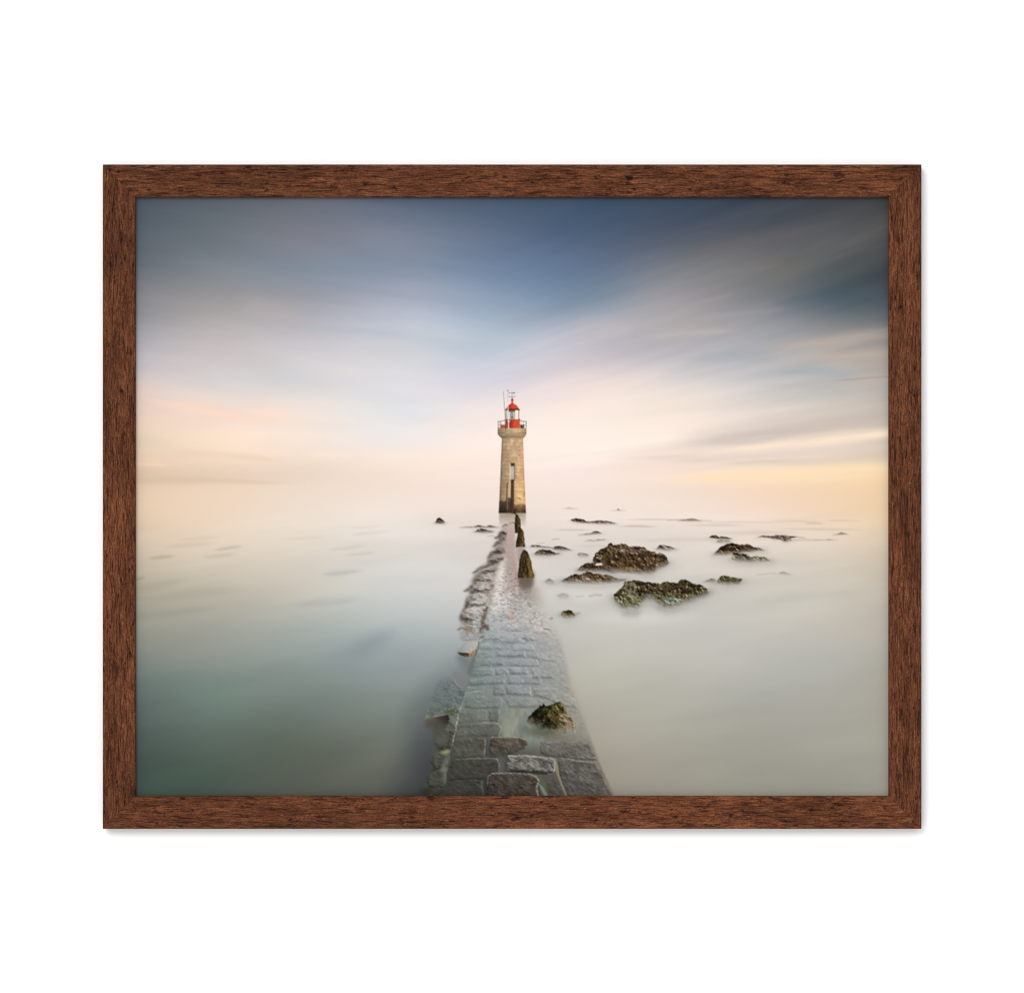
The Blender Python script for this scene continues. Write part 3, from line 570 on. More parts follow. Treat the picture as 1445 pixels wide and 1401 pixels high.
def causeway():
    S = stroke
    key = lab('causeway')
    # shadow under the left flank, printed as darker water colour
    sl, X, Y = win(500, 900, 700, 1126)
    e = np.interp(Y, [900, 940, 975, 1010, 1050, 1126], [652, 630, 606, 598, 596, 592]).astype(F) + 6 * fbm(X / 40, Y / 40, 2, 201)
    w = np.interp(Y, [900, 960, 1126], [16, 26, 52]).astype(F)
    m = smooth(-1.2, .8, (X - e) / w + .3) * (smooth(890, 1000, Y) * .75 + .25 * smooth(1000, 1080, Y))
    c = ramp(Y, [(900,(132,136,138)),(950,(112,120,124)),(1000,(90,97,99)),(1050,(68,73,76)),(1126,(50,52,57))])
    comp(sl, c, m * .9)
    # left flank below the deck: wet moss and lichen
    P = [(652,985),(648,1000),(634,1008),(600,1016),(601,1024),(609,1028),(612,1050),(606,1085),(600,1104),(594,1126),(632,1126),(646,1040),(658,985)]
    sl, X, Y = win(585, 975, 665, 1126); d = sdf(P, X + 1.5 * fbm(X / 5, Y / 5, 3, 203), Y)
    n = fbm(X / 8, Y / 8, 4, 204, .6); f = fbm(X / 2.4, Y / 2.4, 3, 205, .6)
    c = ramp(np.clip(.45 + .3 * n + .15 * f, 0, 1), [(0,(40,42,36)),(.4,(66,68,58)),(.7,(92,92,78)),(1,(130,126,100))])
    comp(sl, c, (1 - smooth(-7, 4, d)) * .9)
    comp(sl, c, np.zeros_like(d), 0)
    LAB[sl][d < -1] = key
    for i, (Pp, cc) in enumerate([([(634,1010),(646,1005),(648,1012),(645,1024),(640,1034),(628,1036),(626,1024)],(104,106,96)),([(624,1038),(640,1036),(638,1048),(636,1056),(618,1058),(614,1048)],(84,86,76)),
            ([(616,1062),(635,1058),(634,1072),(631,1082),(612,1086),(609,1074)],(88,90,80)),([(609,1090),(631,1085),(629,1098),(626,1110),(606,1112),(603,1100)],(76,78,68)),([(602,1114),(626,1112),(624,1126),(598,1126)],(62,64,56))]):
        stone(Pp, 1.0, .26, .45, .8, cc, al=.8, seed=1000 + 9 * i, jit=2.2, mix=.75, joint=.8, fade=lambda X, Y: .45 + .55 * smooth(604, 622, X + .12 * (Y - 1060)))
    for cx, cy, rx, ry, cc, a in [(629,1061,7,5,(166,156,116),.75),(622,1079,5,7,(62,60,48),.6),(630,1073,5,7,(112,112,100),.8),(627,1086,6,9,(122,126,114),.8),(628,1098,5,10,(112,112,102),.75),(612,1105,8,5,(58,84,68),.55),(617,1094,8,7,(52,50,40),.6),(632,1052,6,6,(60,60,40),.6),(603,1116,14,9,(44,46,40),.7),(622,1118,8,7,(46,48,42),.6),(615,1060,10,16,(80,84,76),.5),(640,1015,7,10,(128,136,130),.5),(625,1036,10,12,(92,98,94),.45)]:
        blob(cx, cy, rx * 1.3, ry * 1.3, cc, a, -.2, cx)
    S([(628,1080.4),(632,1081.6)], .8, (50,48,42), .8, .6)
    # deck
    P = list(zip(EL, EY)) + list(zip(ER, RY))[::-1]
    sl, X, Y = win(618, 733, 872, 1126)
    L = np.interp(Y, EY, EL).astype(F); R = np.interp(Y, RY, ER).astype(F)
    jag = fbm(Y / 6, X * 0 + 3, 3, 210) * np.interp(Y, [735, 900, 1126], [.6, 1.3, 1.2])
    u = (X - L) / (R - L)
    ys = sorted(CC); G = np.array([CC[y] for y in ys], float); G = G + .4 * (G.mean(2, keepdims=True) + G.mean((1,), keepdims=True) - G.mean((1, 2), keepdims=True) - G)
    yy = Y[:, 0].astype(float); V = hermite(ys, G, yy) / 255
    ui = np.clip(u, 0, 1) * 4; i0 = np.clip(ui.astype(int), 0, 3); t = (ui - i0)[..., None]; t = t * t * (3 - 2 * t) * .6 + t * .4
    rows = np.arange(Y.shape[0])[:, None]
    c = (V[rows, i0] * (1 - t) + V[rows, i0 + 1] * t).astype(F)
    gx, gz = ground(X, Y)
    q = (Y - 690) / 430
    n1 = fbm(gx * 26, gz * 13, 4, 211, .55)
    r = fbm((X * .9 + Y * .4) / (3 + 6 * q), (Y - .34 * X) / (.9 + 1.5 * q), 4, 212, .6)
    f = fbm(X / (1.2 + .8 * q), Y / (.8 + .9 * q), 3, 213, .7)
    rel = relief(1.1 * r + .4 * f, .7, -1)
    amp = np.interp(Y, [735, 790, 815, 860, 900, 960, 1000, 1126], [.02, .04, .06, .085, .085, .075, .06, .08]).astype(F)
    wet = np.interp(Y, [850, 900, 1040], [1, .6, .3]).astype(F)
    calm = smooth(890, 850, Y) * smooth(.55, .8, u)
    amp = amp * (1 - .75 * calm)
    k = 1 + amp * (.7 * n1 + .8 * r + .8 * f + 1.0 * rel)
    c = c * k[..., None]
    soft = np.interp(Y, [735, 790, 815, 850, 880, 930, 1000, 1126], [2.5, 7, 14, 10, 5, 3.6, 5, 2.8]).astype(F)
    m = smooth(-.8, .8, X - L + jag) * (1 - smooth(-1, 1, (X - R - jag * .5) / soft)) * smooth(734, 745, Y)
    comp(sl, c, m, key, .5)
    # pale rim where the right edge sinks
    S([(790,900),(803,950),(820,1003)], [5,6,9], (176,168,154), .3, 1)
    # ---- squared blocks, far to near
    st = stone
    H = dict(tex=.06, hi=.26, lo=.22, jit=1.3, joint=.25)
    far = [([(711,883),(738,883),(752,884.5),(750,889.5),(737,890.3),(718,889.5),(712,887)],1.0),([(752,883.5),(766,885),(775,892),(780,896),(752,893)],1.02),
           ([(681,897),(704,896.5),(706,903),(680,904)],1),([(694,900),(712,896.5),(733,899.6),(740,907.2),(712,907.4),(695,906.6)],1.0),
           ([(735,898),(748,897.6),(758,900),(760,904),(742,905)],1.0),([(742,906),(750,909.4),(753,912),(753.4,917),(722,917.4),(722,909)],1.0),
           ([(676,908),(706,908.6),(708,917),(676,917)],.99),([(700,919),(716,918.4),(730,916.8),(741,919.6),(741.2,927),(714,927.4),(700,927)],1.0),
           ([(671,920),(696,919.4),(697,928),(671,929)],1.0),([(745,920),(780,921),(784,934),(762,932),(744,926)],1.0),
           ([(716.4,933.4),(722,930.6),(738,930.2),(752,929.8),(758,931.6),(760,939.4),(735,939.6),(719,937.8)],1.01),
           ([(669,931),(698,930),(710,931),(711,939.4),(668,941)],.98),([(700,931),(711,931),(711,939),(700,939)],1.0)]
    for i, (Pp, t_) in enumerate(far): H['lo'] = .08 + .26 * ((i * 7) % 5) / 4; st(Pp, t_ - .02 + .04 * ((i * 3) % 4) / 3, seed=300 + 9 * i, **H)
    H.update(tex=.075, hi=.4, lo=.32, joint=.35, jit=1.1)
    mid = [([(667,944),(695,943),(696,953),(664,955)],.99),([(699,943),(716,942.4),(716.6,952),(699,953)],1),([(719,942),(743,942),(746.4,952),(719,951.6)],1.0),
           ([(749,943),(778,948),(783,958),(752,957)],1.0),([(717,952.8),(740,952.6),(758,953),(765,956),(764,966.2),(717,965)],1.02),
           ([(662,957),(690,957),(712,951),(711.6,964.4),(690,966),(659,968)],.98),
           ([(696,969.4),(710,966.6),(714.6,971),(713.4,981),(696.4,980.6)],.96),([(713,968.4),(722,966.6),(744,967),(748.6,970.6),(749.4,981.6),(722,981),(714,978)],1.0),
           ([(752,970),(784,971),(812,985),(815,1000),(790,996),(770,986),(753,982)],1.01),
           ([(657,983.6),(684,982.4),(706,983.4),(709.4,988),(708,996),(704,999.6),(668,1000.4),(655,999)],.98),
           ([(714,986.6),(720,984),(738,984.2),(762,986),(768,990),(760,998.6),(742,998.6),(720,997.8),(714.6,992)],1.0)]
    for i, (Pp, t_) in enumerate(mid): st(Pp, t_, seed=600 + 9 * i, **H)
    for pts, w, a in [([(708,887),(716,890),(737,890.6)],1.2,.5),([(713,907.8),(740,907.6)],1.1,.5),([(722,917.8),(752,917.6)],1.0,.45),([(716,927.8),(741,927.6)],1.3,.55),([(717,938.4),(735,940.2),(759,940)],1.5,.55),([(691,966),(711,965)],1.4,.5),
                      ([(767,888),(775,888.6)],1.8,.55),([(735,900.6),(745,902)],1.3,.45),([(690,905.4),(682,906)],1.2,.4),([(785,903),(788,904)],1,.4),([(778,870.6),(780,873)],1.4,.5),([(697,981.4),(712,981.4)],1.4,.5),([(716,999),(744,999.4)],1.6,.4),
                      ([(795,970),(801,971)],1,.5),([(803,1003),(818,1006)],1.4,.35)]:
        S(pts, w, (84,78,76), a, .8, rag=.8, rs=4, brk=.5, seed=int(pts[0][1]))
    for pts, w, a in [([(733,900),(740,906.6)],1.1,.7),([(750,909.6),(753,916)],1.2,.6),([(758,931),(759.8,938.4)],1.4,.7),([(712,950),(713,958),(711,964)],1.4,.8),([(743,943),(746,951)],1.3,.6),([(760,954),(765,961)],1.2,.5),
                      ([(748,969),(749.4,981)],1.5,.6),([(697.6,942),(697,952)],1,.45),([(718,942),(717,952)],1,.4),([(740,918.6),(741,926)],1.2,.55),([(760,893),(768,897)],1.2,.5),([(704,982.6),(709.2,988),(707.6,996)],1.3,.7),([(711,974),(713.6,980)],1.2,.5),([(764,890),(772,896)],.8,.4)]:
        S(pts, w, (222,214,202), a * .8, .8, rag=.9, rs=3, brk=.8, seed=int(pts[0][0]))
    # mist lying in the sunken middle
    sl, X, Y = win(690, 992, 792, 1066)
    n = fbr(X / 11, Y / 26, 3, 220); g = fbr(X / 4, Y / 9, 3, 221)
    m = smooth(703, 714, X + 3 * n) * (1 - smooth(758, 784, X)) * smooth(996, 1006, Y) * (1 - smooth(1040, 1064, Y + 5 * n))
    c = ramp(.5 + .45 * n + .16 * g, [(0,(104,114,112)),(.35,(124,132,124)),(.6,(144,148,132)),(1,(166,166,146))])
    comp(sl, c, m * .85)
    S([(709,1003),(709,985)], [7,5], (118,132,136), .5, .9)
    # ---- near blocks
    fin = lambda a, b: (lambda X, Y: 1 - .8 * smooth(a, b, Y))
    st([(648,1002.6),(668,1001),(686,1001.2),(686.6,1018),(666,1019.4),(646,1020.6)], .98, .1, .25, .2, seed=700)
    st([(690,1002),(698,1001.4),(704,1004),(706,1009),(702.6,1019),(690,1018.4)], .97, .15, .35, .3, (106,110,110), seed=707)
    S([(686.6,1001.6),(686.8,1015)], 1.6, (152,148,138), .55, .7, rag=.6, brk=.75)
    st([(644,1023),(672,1021),(698,1019.8),(704,1021.4),(707.6,1027),(706,1034),(703,1039.6),(670,1039.6),(641,1041)], .98, .15, .5, .22, (96,97,91), seed=714)
    S([(680,1020),(698,1019.6),(704.6,1021.8),(708,1028),(704.4,1037)], [.8,1.2,1.6,2.2,1.2], (186,180,168), .75, .7, rag=.8, rs=3, brk=.75)
    S([(705,1003),(703.6,1010),(706,1014),(703,1018)], 1.3, (190,188,178), .6, .7, rag=.8, rs=3, brk=.75)
    st([(641.6,1043),(660,1041.6),(684,1041.2),(685.4,1047),(684,1068),(662,1069.4),(638,1070.6)], .98, .17, .35, .2, (86,86,78), seed=721)
    S([(685.2,1043),(684.4,1056),(683.6,1066)], [1,1.6,.8], (182,178,166), .7, .7, rag=.7, rs=3, brk=.75)
    S([(688.4,1043),(687.6,1056),(687,1066)], [3,4.4,4], (64,74,78), .6, .8, rag=.8)
    st([(691.4,1044),(694,1040.2),(706,1039.6),(720,1040.2),(735,1041.6),(743,1044.4),(745.4,1050),(740,1057),(724,1064),(704,1068),(692,1067),(689.4,1056)], .97, .3, .8, .5, (84,76,68), seed=728, mix=.9, fade=fin(1054, 1072))
    S([(692.6,1043),(695,1040),(720,1040.2),(736,1041.8),(743,1044.6)], [.8,1.2,1,1.3,1], (206,194,178), .75, .7, rag=.8, rs=3, brk=.75)
    for x, y in ((718,1056),(721,1053),(716,1050)): blob(x, y, 2.4, 4, (128,96,68), .55, 0, x)
    # misty gap between the brown block and the textured one
    S([(705,1072),(708,1082),(706,1090)], [10,8,9], (92,94,92), .7, .8)
    st([(637,1072.4),(654,1070.6),(690,1069.8),(700,1070.6),(704.4,1075),(704.6,1088),(698,1091.4),(689,1093),(686.4,1099.6),(660,1100),(632,1102)], .97, .18, .5, .4, (72,71,66), seed=735)
    S([(642,1071.6),(668,1070.4),(694,1069.8),(701.6,1071.6),(704.6,1078),(703.8,1088)], [.7,.9,1.2,1.6,1.8,1], (168,164,156), .7, .7, rag=.8, rs=3, brk=.75)
    st([(630,1126),(633,1105),(640,1100.6),(668,1100),(679.6,1101),(680.6,1112),(684,1126)], .97, .18, .3, .3, (70,69,64), seed=742)
    S([(680,1102),(680.6,1111),(683,1124)], [1,1.4,1], (150,148,140), .5, .7, rag=.8, rs=3, brk=.75)
    S([(685.6,1097),(684.6,1110),(685.6,1126)], [3,5,4], (50,54,54), .75, .6)
    st([(762,1053),(764.6,1047.4),(780,1046.2),(802,1046),(822,1046.6),(831.6,1049.4),(838,1060),(843,1073.6),(816,1072.6),(800,1070),(788,1069.6),(774,1067),(763,1063)], .98, .2, .5, .35, (118,114,108), seed=749)
    S([(833,1049.6),(840.6,1063),(845,1076)], [2,2.4,2], (150,130,116), .55, .6, rag=.6, brk=.75)
    S([(764,1047.6),(770,1060),(784,1067)], [3,3.4,2.4], (92,94,86), .5, .8)
    st([(788.6,1075),(794,1071.4),(806,1071),(820,1074),(843,1075.4),(851,1092),(858,1108),(866,1126),(797,1126),(792.4,1108),(789,1090)], .97, .24, .4, .35, (100,96,91), seed=756)
    S([(792,1070.6),(804,1071),(817,1074.4),(842,1075)], [.9,1.3,1,1], (190,182,170), .7, .7, rag=.8, rs=3, brk=.75)
    S([(795,1097),(806,1099),(832,1101),(846,1106)], [.8,1.1,1,.8], (170,164,154), .55, .7, rag=1.2, rs=4, brk=.75)
    S([(845,1078),(852,1094),(860,1112),(866,1126)], [3,4,5,5], (128,112,100), .55, .7, rag=.8)
    S([(839,1074),(846,1088),(856,1108)], [1,1.4,1], (168,152,138), .5, .8, rag=.8, brk=.75)
    st([(771,1126),(770,1106),(771.6,1097),(778,1098),(786,1101),(791,1112),(797,1126)], .95, .2, .3, .3, (92,86,80), seed=763)
    # gap with weed, mortar line, block in the middle, front block
    S([(752,1092),(760,1097),(767,1106),(770,1126)], [5,7,9,8], (92,96,74), .8, .6, rag=1)
    S([(762,1108),(766,1114),(771,1124)], [2,4.4,5], (132,156,136), .75, .8, rag=.8, rs=3)
    S([(784,1071),(785.6,1084),(788,1094),(793,1108),(799.4,1124)], [2.2,4.6,3.6,2.8,3], (142,132,102), .9, .6, rag=.6)
    S([(788.6,1074),(790,1088)], 1.4, (62,60,52), .6, .8)
    st([(716.4,1070),(717,1067),(721,1066.2),(729,1067),(734,1065.8),(740,1065.2),(748,1066.6),(758,1067.6),(770,1069),(780,1070),(783,1073.4),(783.4,1087),(781,1091.6),(774,1091),(755,1090.2),(735,1089),(716,1088),(715.4,1082),(716.8,1076)], 1.0, .36, .9, .9, (114,112,107), seed=770, mix=.95)
    S([(717,1066.8),(722,1066),(729,1067),(737,1065.4),(748,1066.6),(770,1069),(781,1070.4)], [1,1.4,1,1.3,1,1,1.2], (212,210,204), .8, .7, rag=.8, rs=3, brk=.75)
    S([(782,1071),(783.2,1082),(781.4,1090)], [1.4,2,1.6], (206,196,182), .75, .7, rag=.8, rs=3, brk=.75)
    S([(717,1088.6),(740,1090.4),(772,1092)], [1.6,2.2,2], (46,38,32), .85, .6, rag=.7, rs=3)
    S([(773,1093),(779,1092)], [2,3], (110,96,60), .7, .7, rag=.8, rs=2)
    st([(687.6,1126),(686.8,1110),(688,1100),(689.6,1094),(694,1091.2),(712,1090.8),(735,1091.2),(750,1092.6),(757,1096.2),(761.2,1103),(757.6,1108.6),(757,1113),(760,1126)], .97, .3, .9, .6, (76,69,62), seed=777, mix=.95)
    S([(689,1096),(693.6,1091.4),(712,1090.8),(735,1091.2),(750,1092.8),(757.4,1096.6),(761,1103),(757.4,1109),(758,1115),(759.8,1125)], [.8,1,.9,1,1.3,1.8,2.4,2,1.4,1.8], (202,194,182), .75, .7, rag=.9, rs=2.6, brk=.75)
    S([(688.6,1097),(687.6,1108)], 1, (178,172,164), .55, .7, rag=.6, brk=.75)
    for x, y in ((707,1112),(722,1106),(738,1114),(700,1104),(745,1104),(727,1118)): blob(x, y, 6, 3.4, (108,84,66), .4, 0, x)
    # pale line along the left arris
    S([(657,977),(652,992),(647,1006),(645,1020),(641,1038),(638,1052)], [1,1.8,2.2,1.8,1.6,1], (196,196,184), .75, .8, rag=.9, rs=4, brk=.75)
    S([(660,978),(672,976),(682,975)], [1.4,1.6,1], (176,190,180), .6, .8, rag=.6, brk=.75)
    for k in range(13):
        y = 912 + k * 5.2; x = np.interp(y, EY, EL)
        S([(x + .5, y), (x + 4, y + 1.4), (x + 11, y + 1)], [1.2,1.1,.6], (186,196,184) if k % 2 else (112,128,116), .5, .8, rag=1, rs=3, seed=k)

def wet_deck():
    S = stroke
    # broken light on the wet far deck: tower mirrored in warm red, sky in cream
    S([(713,790),(707,805),(704,828),(700,850),(697,862)], [6,11,13,13,10], (232,222,212), .75, .8, rag=1.2, rs=5, brk=.75)
    S([(721,742),(723,770),(725,800),(723,830)], [9,11,15,16], (186,162,154), .6, .9)
    S([(728.5,760),(730.4,790),(731,815),(729,838)], [3,4,4,3], (214,190,178), .55, .9)
    S([(718,800),(714,820),(712,838)], [8,12,13], (170,160,156), .5, .9)
    sl, X, Y = win(686, 792, 792, 900)
    f = fbm(X / 3.4, Y / 1.15, 4, 240, .65); g = fbm(X / 7, Y / 1.6, 3, 241, .6)
    L = np.interp(Y, [792, 815, 840, 860, 900], [708, 704, 692, 688, 680]); R = np.interp(Y, [792, 815, 840, 870, 900], [733, 746, 752, 770, 788])
    m = smooth(-2, 6, X - L) * (1 - smooth(-16, 4, X - R)) * (1 - smooth(872, 900, Y))
    a = np.interp(Y, [792, 812, 850, 872, 900], [.25, .7, .8, .6, .3]).astype(F)
    comp(sl, A((98, 90, 88)), smooth(.06, .5, f + .35 * g) * m * a * .8)
    comp(sl, A((246, 238, 228)), smooth(.15, .6, -f + .3 * g) * m * a * .62)
    for x0, y0, x1, y1, w, c, al in [(717,846,728,851,2.2,(196,122,92),.7),(720,853,729,856,1.8,(190,118,90),.65),(714,858,719,866,5,(222,200,184),.6),(721,858,724,866,3.4,(196,150,130),.6),(716,868,727,871,5,(190,118,100),.75),(722,863,726,864,4,(168,120,106),.5),(718,874,726,876,2,(206,170,156),.5),(720,884,724,886,4,(196,172,166),.4),(718,836,730,847,1.4,(240,226,210),.6),(706,851,713,853.6,1.6,(66,66,66),.6),(711,840,716,842,1.2,(84,80,76),.5),(744,851,749,852,2,(86,86,80),.55),(747,861,754,861.6,1.2,(96,84,74),.5),(742,874,750,876,2.2,(150,140,136),.5),(776,872,779,874,1.8,(100,102,90),.55),(754,881,764,882.4,1.6,(150,136,128),.5),(766,886,778,889,2.4,(128,118,108),.5),(692,872,706,875,1.2,(140,146,148),.5),(698,868,716,872,1,(96,98,100),.5),(698,873,712,877,1,(104,106,108),.5)]:
        S([(x0, y0), ((x0 + x1) / 2, (y0 + y1) / 2 + .3), (x1, y1)], [w * .6, w, w * .5], c, al, .9, rag=1.2, rs=2.4, seed=int(x0), brk=.75)

def ledge():
    """Worn outer blocks on the left of the deck, half under moving water."""
    S = stroke
    B = (84, 70, 60); k = lab('ledge')
    sl, X, Y = win(640, 735, 715, 905)
    e0 = np.interp(Y, [736, 760, 790, 803, 830, 850, 870, 895], [708, 702, 688, 671, 661, 656, 650, 648]); e1 = np.interp(Y, EY, EL)
    n = fbm(X / 7, Y / 4, 4, 250, .6); f = fbm(X / 3, Y / 1.6, 3, 251, .6)
    m = smooth(-4, 8, X - e0 + 5 * n) * (1 - smooth(-2, 6, X - e1 - 3)) * smooth(736, 756, Y)
    c = ramp(.5 + .45 * n + .25 * f, [(0,(96,86,76)),(.3,(134,124,115)),(.55,(166,158,151)),(.8,(196,190,183)),(1,(224,218,210))])
    c = c * np.array([1, 1, 1], F) - (A((10, 4, 0)) * smooth(830, 890, Y)[..., None])
    comp(sl, c, m * .82, k, .5)
    for pts, w, al in [([(709,742.4),(712,740.4),(716,741)],[2,2.8,1.4],.6),([(718,739),(723,738),(727,739)],[1,2,1.2],.45),([(704,754),(708,751.6),(713,753)],[2.6,4,2.4],.75),([(700,759),(706,757),(713,757.6)],[2.4,3.6,2.2],.8),
                       ([(696,770),(700,766.8),(706,767)],[3,3.6,2],.7),([(702,774),(708,776),(711,779)],[3,5,3],.55),([(689,786),(694,780.6),(700,779.4),(708,781)],[2.4,3.4,3.6,2.4],.75),([(688,789),(693,784),(702,784)],[4,3.4,2],.45),
                       ([(710,788),(704,789),(696,795),(687,799.4),(676,803),(668,808)],[3,5.4,5.6,4,3,2],.75),([(697,803),(700,801.6)],[2.6,2],.7),([(684,808),(676,814),(668,820)],[5,8,6],.45),([(676,812),(688,809)],[1.6,1.2],.5),
                       ([(672,824),(664,829),(657,834)],[4,5,2.4],.75),([(676,826),(668,838),(661,850),(658,856)],[4,6,5,4],.65),([(660,846),(657,856),(654,862)],[4,4,3],.5),([(690,826),(696,827),(694,831)],[1.6,2.4,1.4],.5),([(680,830),(690,832)],[1.4,1.8],.45),
                       ([(672,843),(684,844)],[1.6,2.2],.5),([(664,853),(672,851),(682,853)],[1.4,1.8,1.2],.4),([(655,861),(661,857.6),(664,856)],[2.6,3,2],.7),([(652,870),(657,865),(664,868),(668,871)],[5,6,6,3],.85),([(651,874),(658,876),(664,876)],[5,6,3],.55)]:
        w = np.array(w) * 1.25; S(pts, w, B, min(1, al * 1.3), .9, rag=2.2, rs=5, seed=int(pts[0][0]) + len(pts), brk=.35)
    for i, (Pp, cc) in enumerate([([(653,873),(651,866),(655,860),(662,857),(672,856),(681,858),(682,866),(676,872),(664,876)],(172,168,162)),([(658,854),(658,846),(663,839),(672,836),(684,837),(687,845),(682,853),(670,855)],(178,172,166)),
            ([(663,834),(668,826),(676,821),(688,822),(690,831),(682,835)],(172,165,158)),([(670,818),(678,811),(690,809),(696,814),(692,820),(680,821)],(166,158,152)),([(682,806),(690,799),(701,797),(704,803),(696,808)],(170,161,155)),
            ([(689,793),(694,785),(703,783),(708,788),(700,793)],(164,154,148)),([(697,778),(701,770),(708,768),(711,774),(706,779)],(160,150,144)),([(702,763),(706,757),(713,756),(714,761)],(160,150,144)),([(706,752),(710,747),(715,747),(715,752)],(166,156,150))]):
        stone(Pp, 1.0, .14, .55, .95, cc, seed=900 + 9 * i, jit=2.0, mix=.7, joint=.5)
    z, X, Y = win(636, 733, 716, 896); a0 = IMG[z]; mm = (smooth(718, 704, X) * smooth(-22, -8, X - np.interp(Y, [736, 760, 790, 803, 830, 850, 870, 895], [708, 702, 688, 671, 661, 656, 650, 648])) * smooth(734, 740, Y) * smooth(890, 872, Y))[..., None]
    wv = blur(a0, 2.4, .9); IMG[z] = a0 + (wv - a0) * mm
    for pts, w, al in [([(664,852),(671,849),(680,852)],[3,4,2],.7),([(660,862),(668,860),(676,863),(684,858)],[3,4.4,4,3],.6),([(668,872),(676,866)],[4,3],.4),([(676,806),(690,801)],[1.4,1.2],.6),([(672,804),(684,799.6)],[1,1],.4),([(668,872),(668,880)],[2,3],.35),([(690,844),(688,856)],[2.4,2],.5)]:
        S(pts, w, (226,222,214), al, 1, rag=1.8, rs=4, seed=int(pts[0][0]), brk=.6)
    for pts, w, c, al in [([(687,856.4),(686,861),(682.6,861.6)],[3,4.6,3],(78,58,44),.85),([(684,867),(683,871),(681,876)],[5,6,5],(92,66,50),.85),([(681,880),(683,884),(687,885),(688,888)],[5,7,6,3],(78,56,48),.85),([(678,887),(677.6,892)],[2.4,2],(70,62,60),.6),([(657,865),(662,867)],[4,4],(120,84,66),.5),([(676,901),(679,898.6),(684,897.6)],[2.4,2,1.2],(70,64,58),.75),([(684,873),(690,874)],[2,1.4],(120,112,106),.5)]:
        S(pts, w, c, al, .9, rag=1.3, rs=3, seed=int(pts[0][0]), brk=.4)
    z, X, Y = win(640, 800, 716, 897); e0 = np.interp(Y, [790, 803, 830, 850, 870, 895], [688, 671, 661, 656, 650, 648]).astype(F); e1 = np.interp(Y, EY, EL).astype(F)
    g = fbm(X / 5, Y / 1.7, 4, 255, .65); m = smooth(2, 9, X - e0) * (1 - smooth(-3, 2, X - e1)) * smooth(800, 815, Y)
    comp(z, A((228, 224, 216)), smooth(.1, .5, g) * m * .55); comp(z, A((78, 68, 60)), smooth(.12, .5, -g) * m * .55)
    # leaning ledge stone
    P = [(643.6,889.4),(648,885.6),(653,882.2),(660,883.4),(664.6,883.6),(667.8,887),(666,890.6),(661.4,894.6),(656,892),(650,889.4)]
    sl, X, Y = win(*bb(P, 4)); d = sdf(P, X + fbm(X / 3, Y / 3, 3, 260), Y + fbm(X / 3, Y / 3, 3, 261)); n = fbm(X / 3, Y / 1.6, 4, 262, .65)
    c = ramp((X - 644) / 24 + .2 * n, [(0,(150,148,140)),(.4,(176,174,166)),(.6,(142,128,116)),(.8,(150,132,118)),(1,(142,136,130))]) * (1 + .16 * n)[..., None]
    comp(sl, c, (1 - smooth(-1, .8, d)) * (1 - .85 * smooth(887, 895, Y + 1.5 * n)), lab('loose_stone#1'), .3)
    S([(645,889),(652,886.4),(660,888.6)], [1.4,3,2], (104,96,88), .6, .8, rag=.8)
    S([(655,897),(664,900),(672,898)], [8,12,10], (150,152,154), .6, 1)
    # block with a sunlit corner
    S([(652,929),(661,938),(666,948)], [14,24,18], (112,116,116), .75, .9)
    S([(672,916),(668,930),(662,950)], [3,5,6], (104,106,106), .7, .8)
    k2 = lab('loose_stone#2')
    P = [(645.2,920.6),(648.6,915.4),(653.5,909),(657,905.6),(660,904.2),(668,904),(674,904.8),(673.6,909),(671.4,914.6),(669,917.8),(661.4,921.8),(652,921.4)]
    sl, X, Y = win(*bb(P, 5)); n = fbm(X / 2.4, Y / 1.6, 4, 270, .65)
    F1 = [(645.2,920.4),(653,921),(661.6,921.4),(662.4,927.6),(656,927),(649,924.6)]
    comp(sl, ramp(.5 + .5 * n, [(0,(36,31,26)),(1,(86,76,64))]), (1 - smooth(-.6, .5, sdf(F1, X, Y))) * (1 - .5 * smooth(923, 928, Y)), k2, .3)
    F2 = [(661,921.6),(669,917.6),(673.4,908.6),(672.6,915),(670.6,921.4),(666.4,926),(662,928)]
    comp(sl, ramp(.5 + .7 * n, [(0,(96,74,52)),(.5,(160,130,96)),(1,(216,188,146))]), 1 - smooth(-.6, .5, sdf(F2, X + .6 * n, Y)), k2, .4)
    d = sdf(P, X + .5 * n, Y + .5 * n)
    comp(sl, ramp((X - 646) / 28, [(0,(146,147,143)),(.5,(166,168,165)),(1,(180,178,170))]) * (1 + .09 * n)[..., None], 1 - smooth(-.5, .5, d), k2)
    S([(670,917),(672.6,912),(673.4,907)], 1.4, (220,200,170), .7, .8, rag=.8, rs=2, brk=.75)
    S([(645.6,920.8),(653,921.4),(660,921.8)], 1, (58,48,38), .8, .6)
    S([(676,906),(675,915),(671,924)], 1.2, (70,68,66), .6, .7, rag=.6)
    # the big tilted slab
    P = [(598.6,1015.6),(600.6,1004),(605,994),(610,984),(613,974),(616.4,964),(621,957.4),(627,954.4),(632,953),(638,956),(641,960),(644,964),(647,968),(652,970.6),(656,973),(656.4,980),(652.6,992),(648.6,1000),(641,1003.6),(634,1007),(622,1010.4),(610,1013.4)]
    sl, X, Y = win(*bb(P, 6)); d = sdf(P, X + .8 * fbm(X / 4, Y / 4, 3, 280), Y + .8 * fbm(X / 4, Y / 4, 3, 281))
    w1 = 6 * fbm(X / 10, Y / 8, 3, 286); r = fbm((X * .8 + Y * .5 + w1) / 7, (Y - .5 * X + w1) / 3.0, 4, 282, .65); r2 = fbm((X - Y * .8) / 7 + w1 / 5, (Y + .6 * X + w1) / 3.0, 3, 283, .6); f = fbm(X / 1.6, Y / 1.4, 3, 284, .7)
    w = smooth(626, 606, X - .2 * (Y - 980))
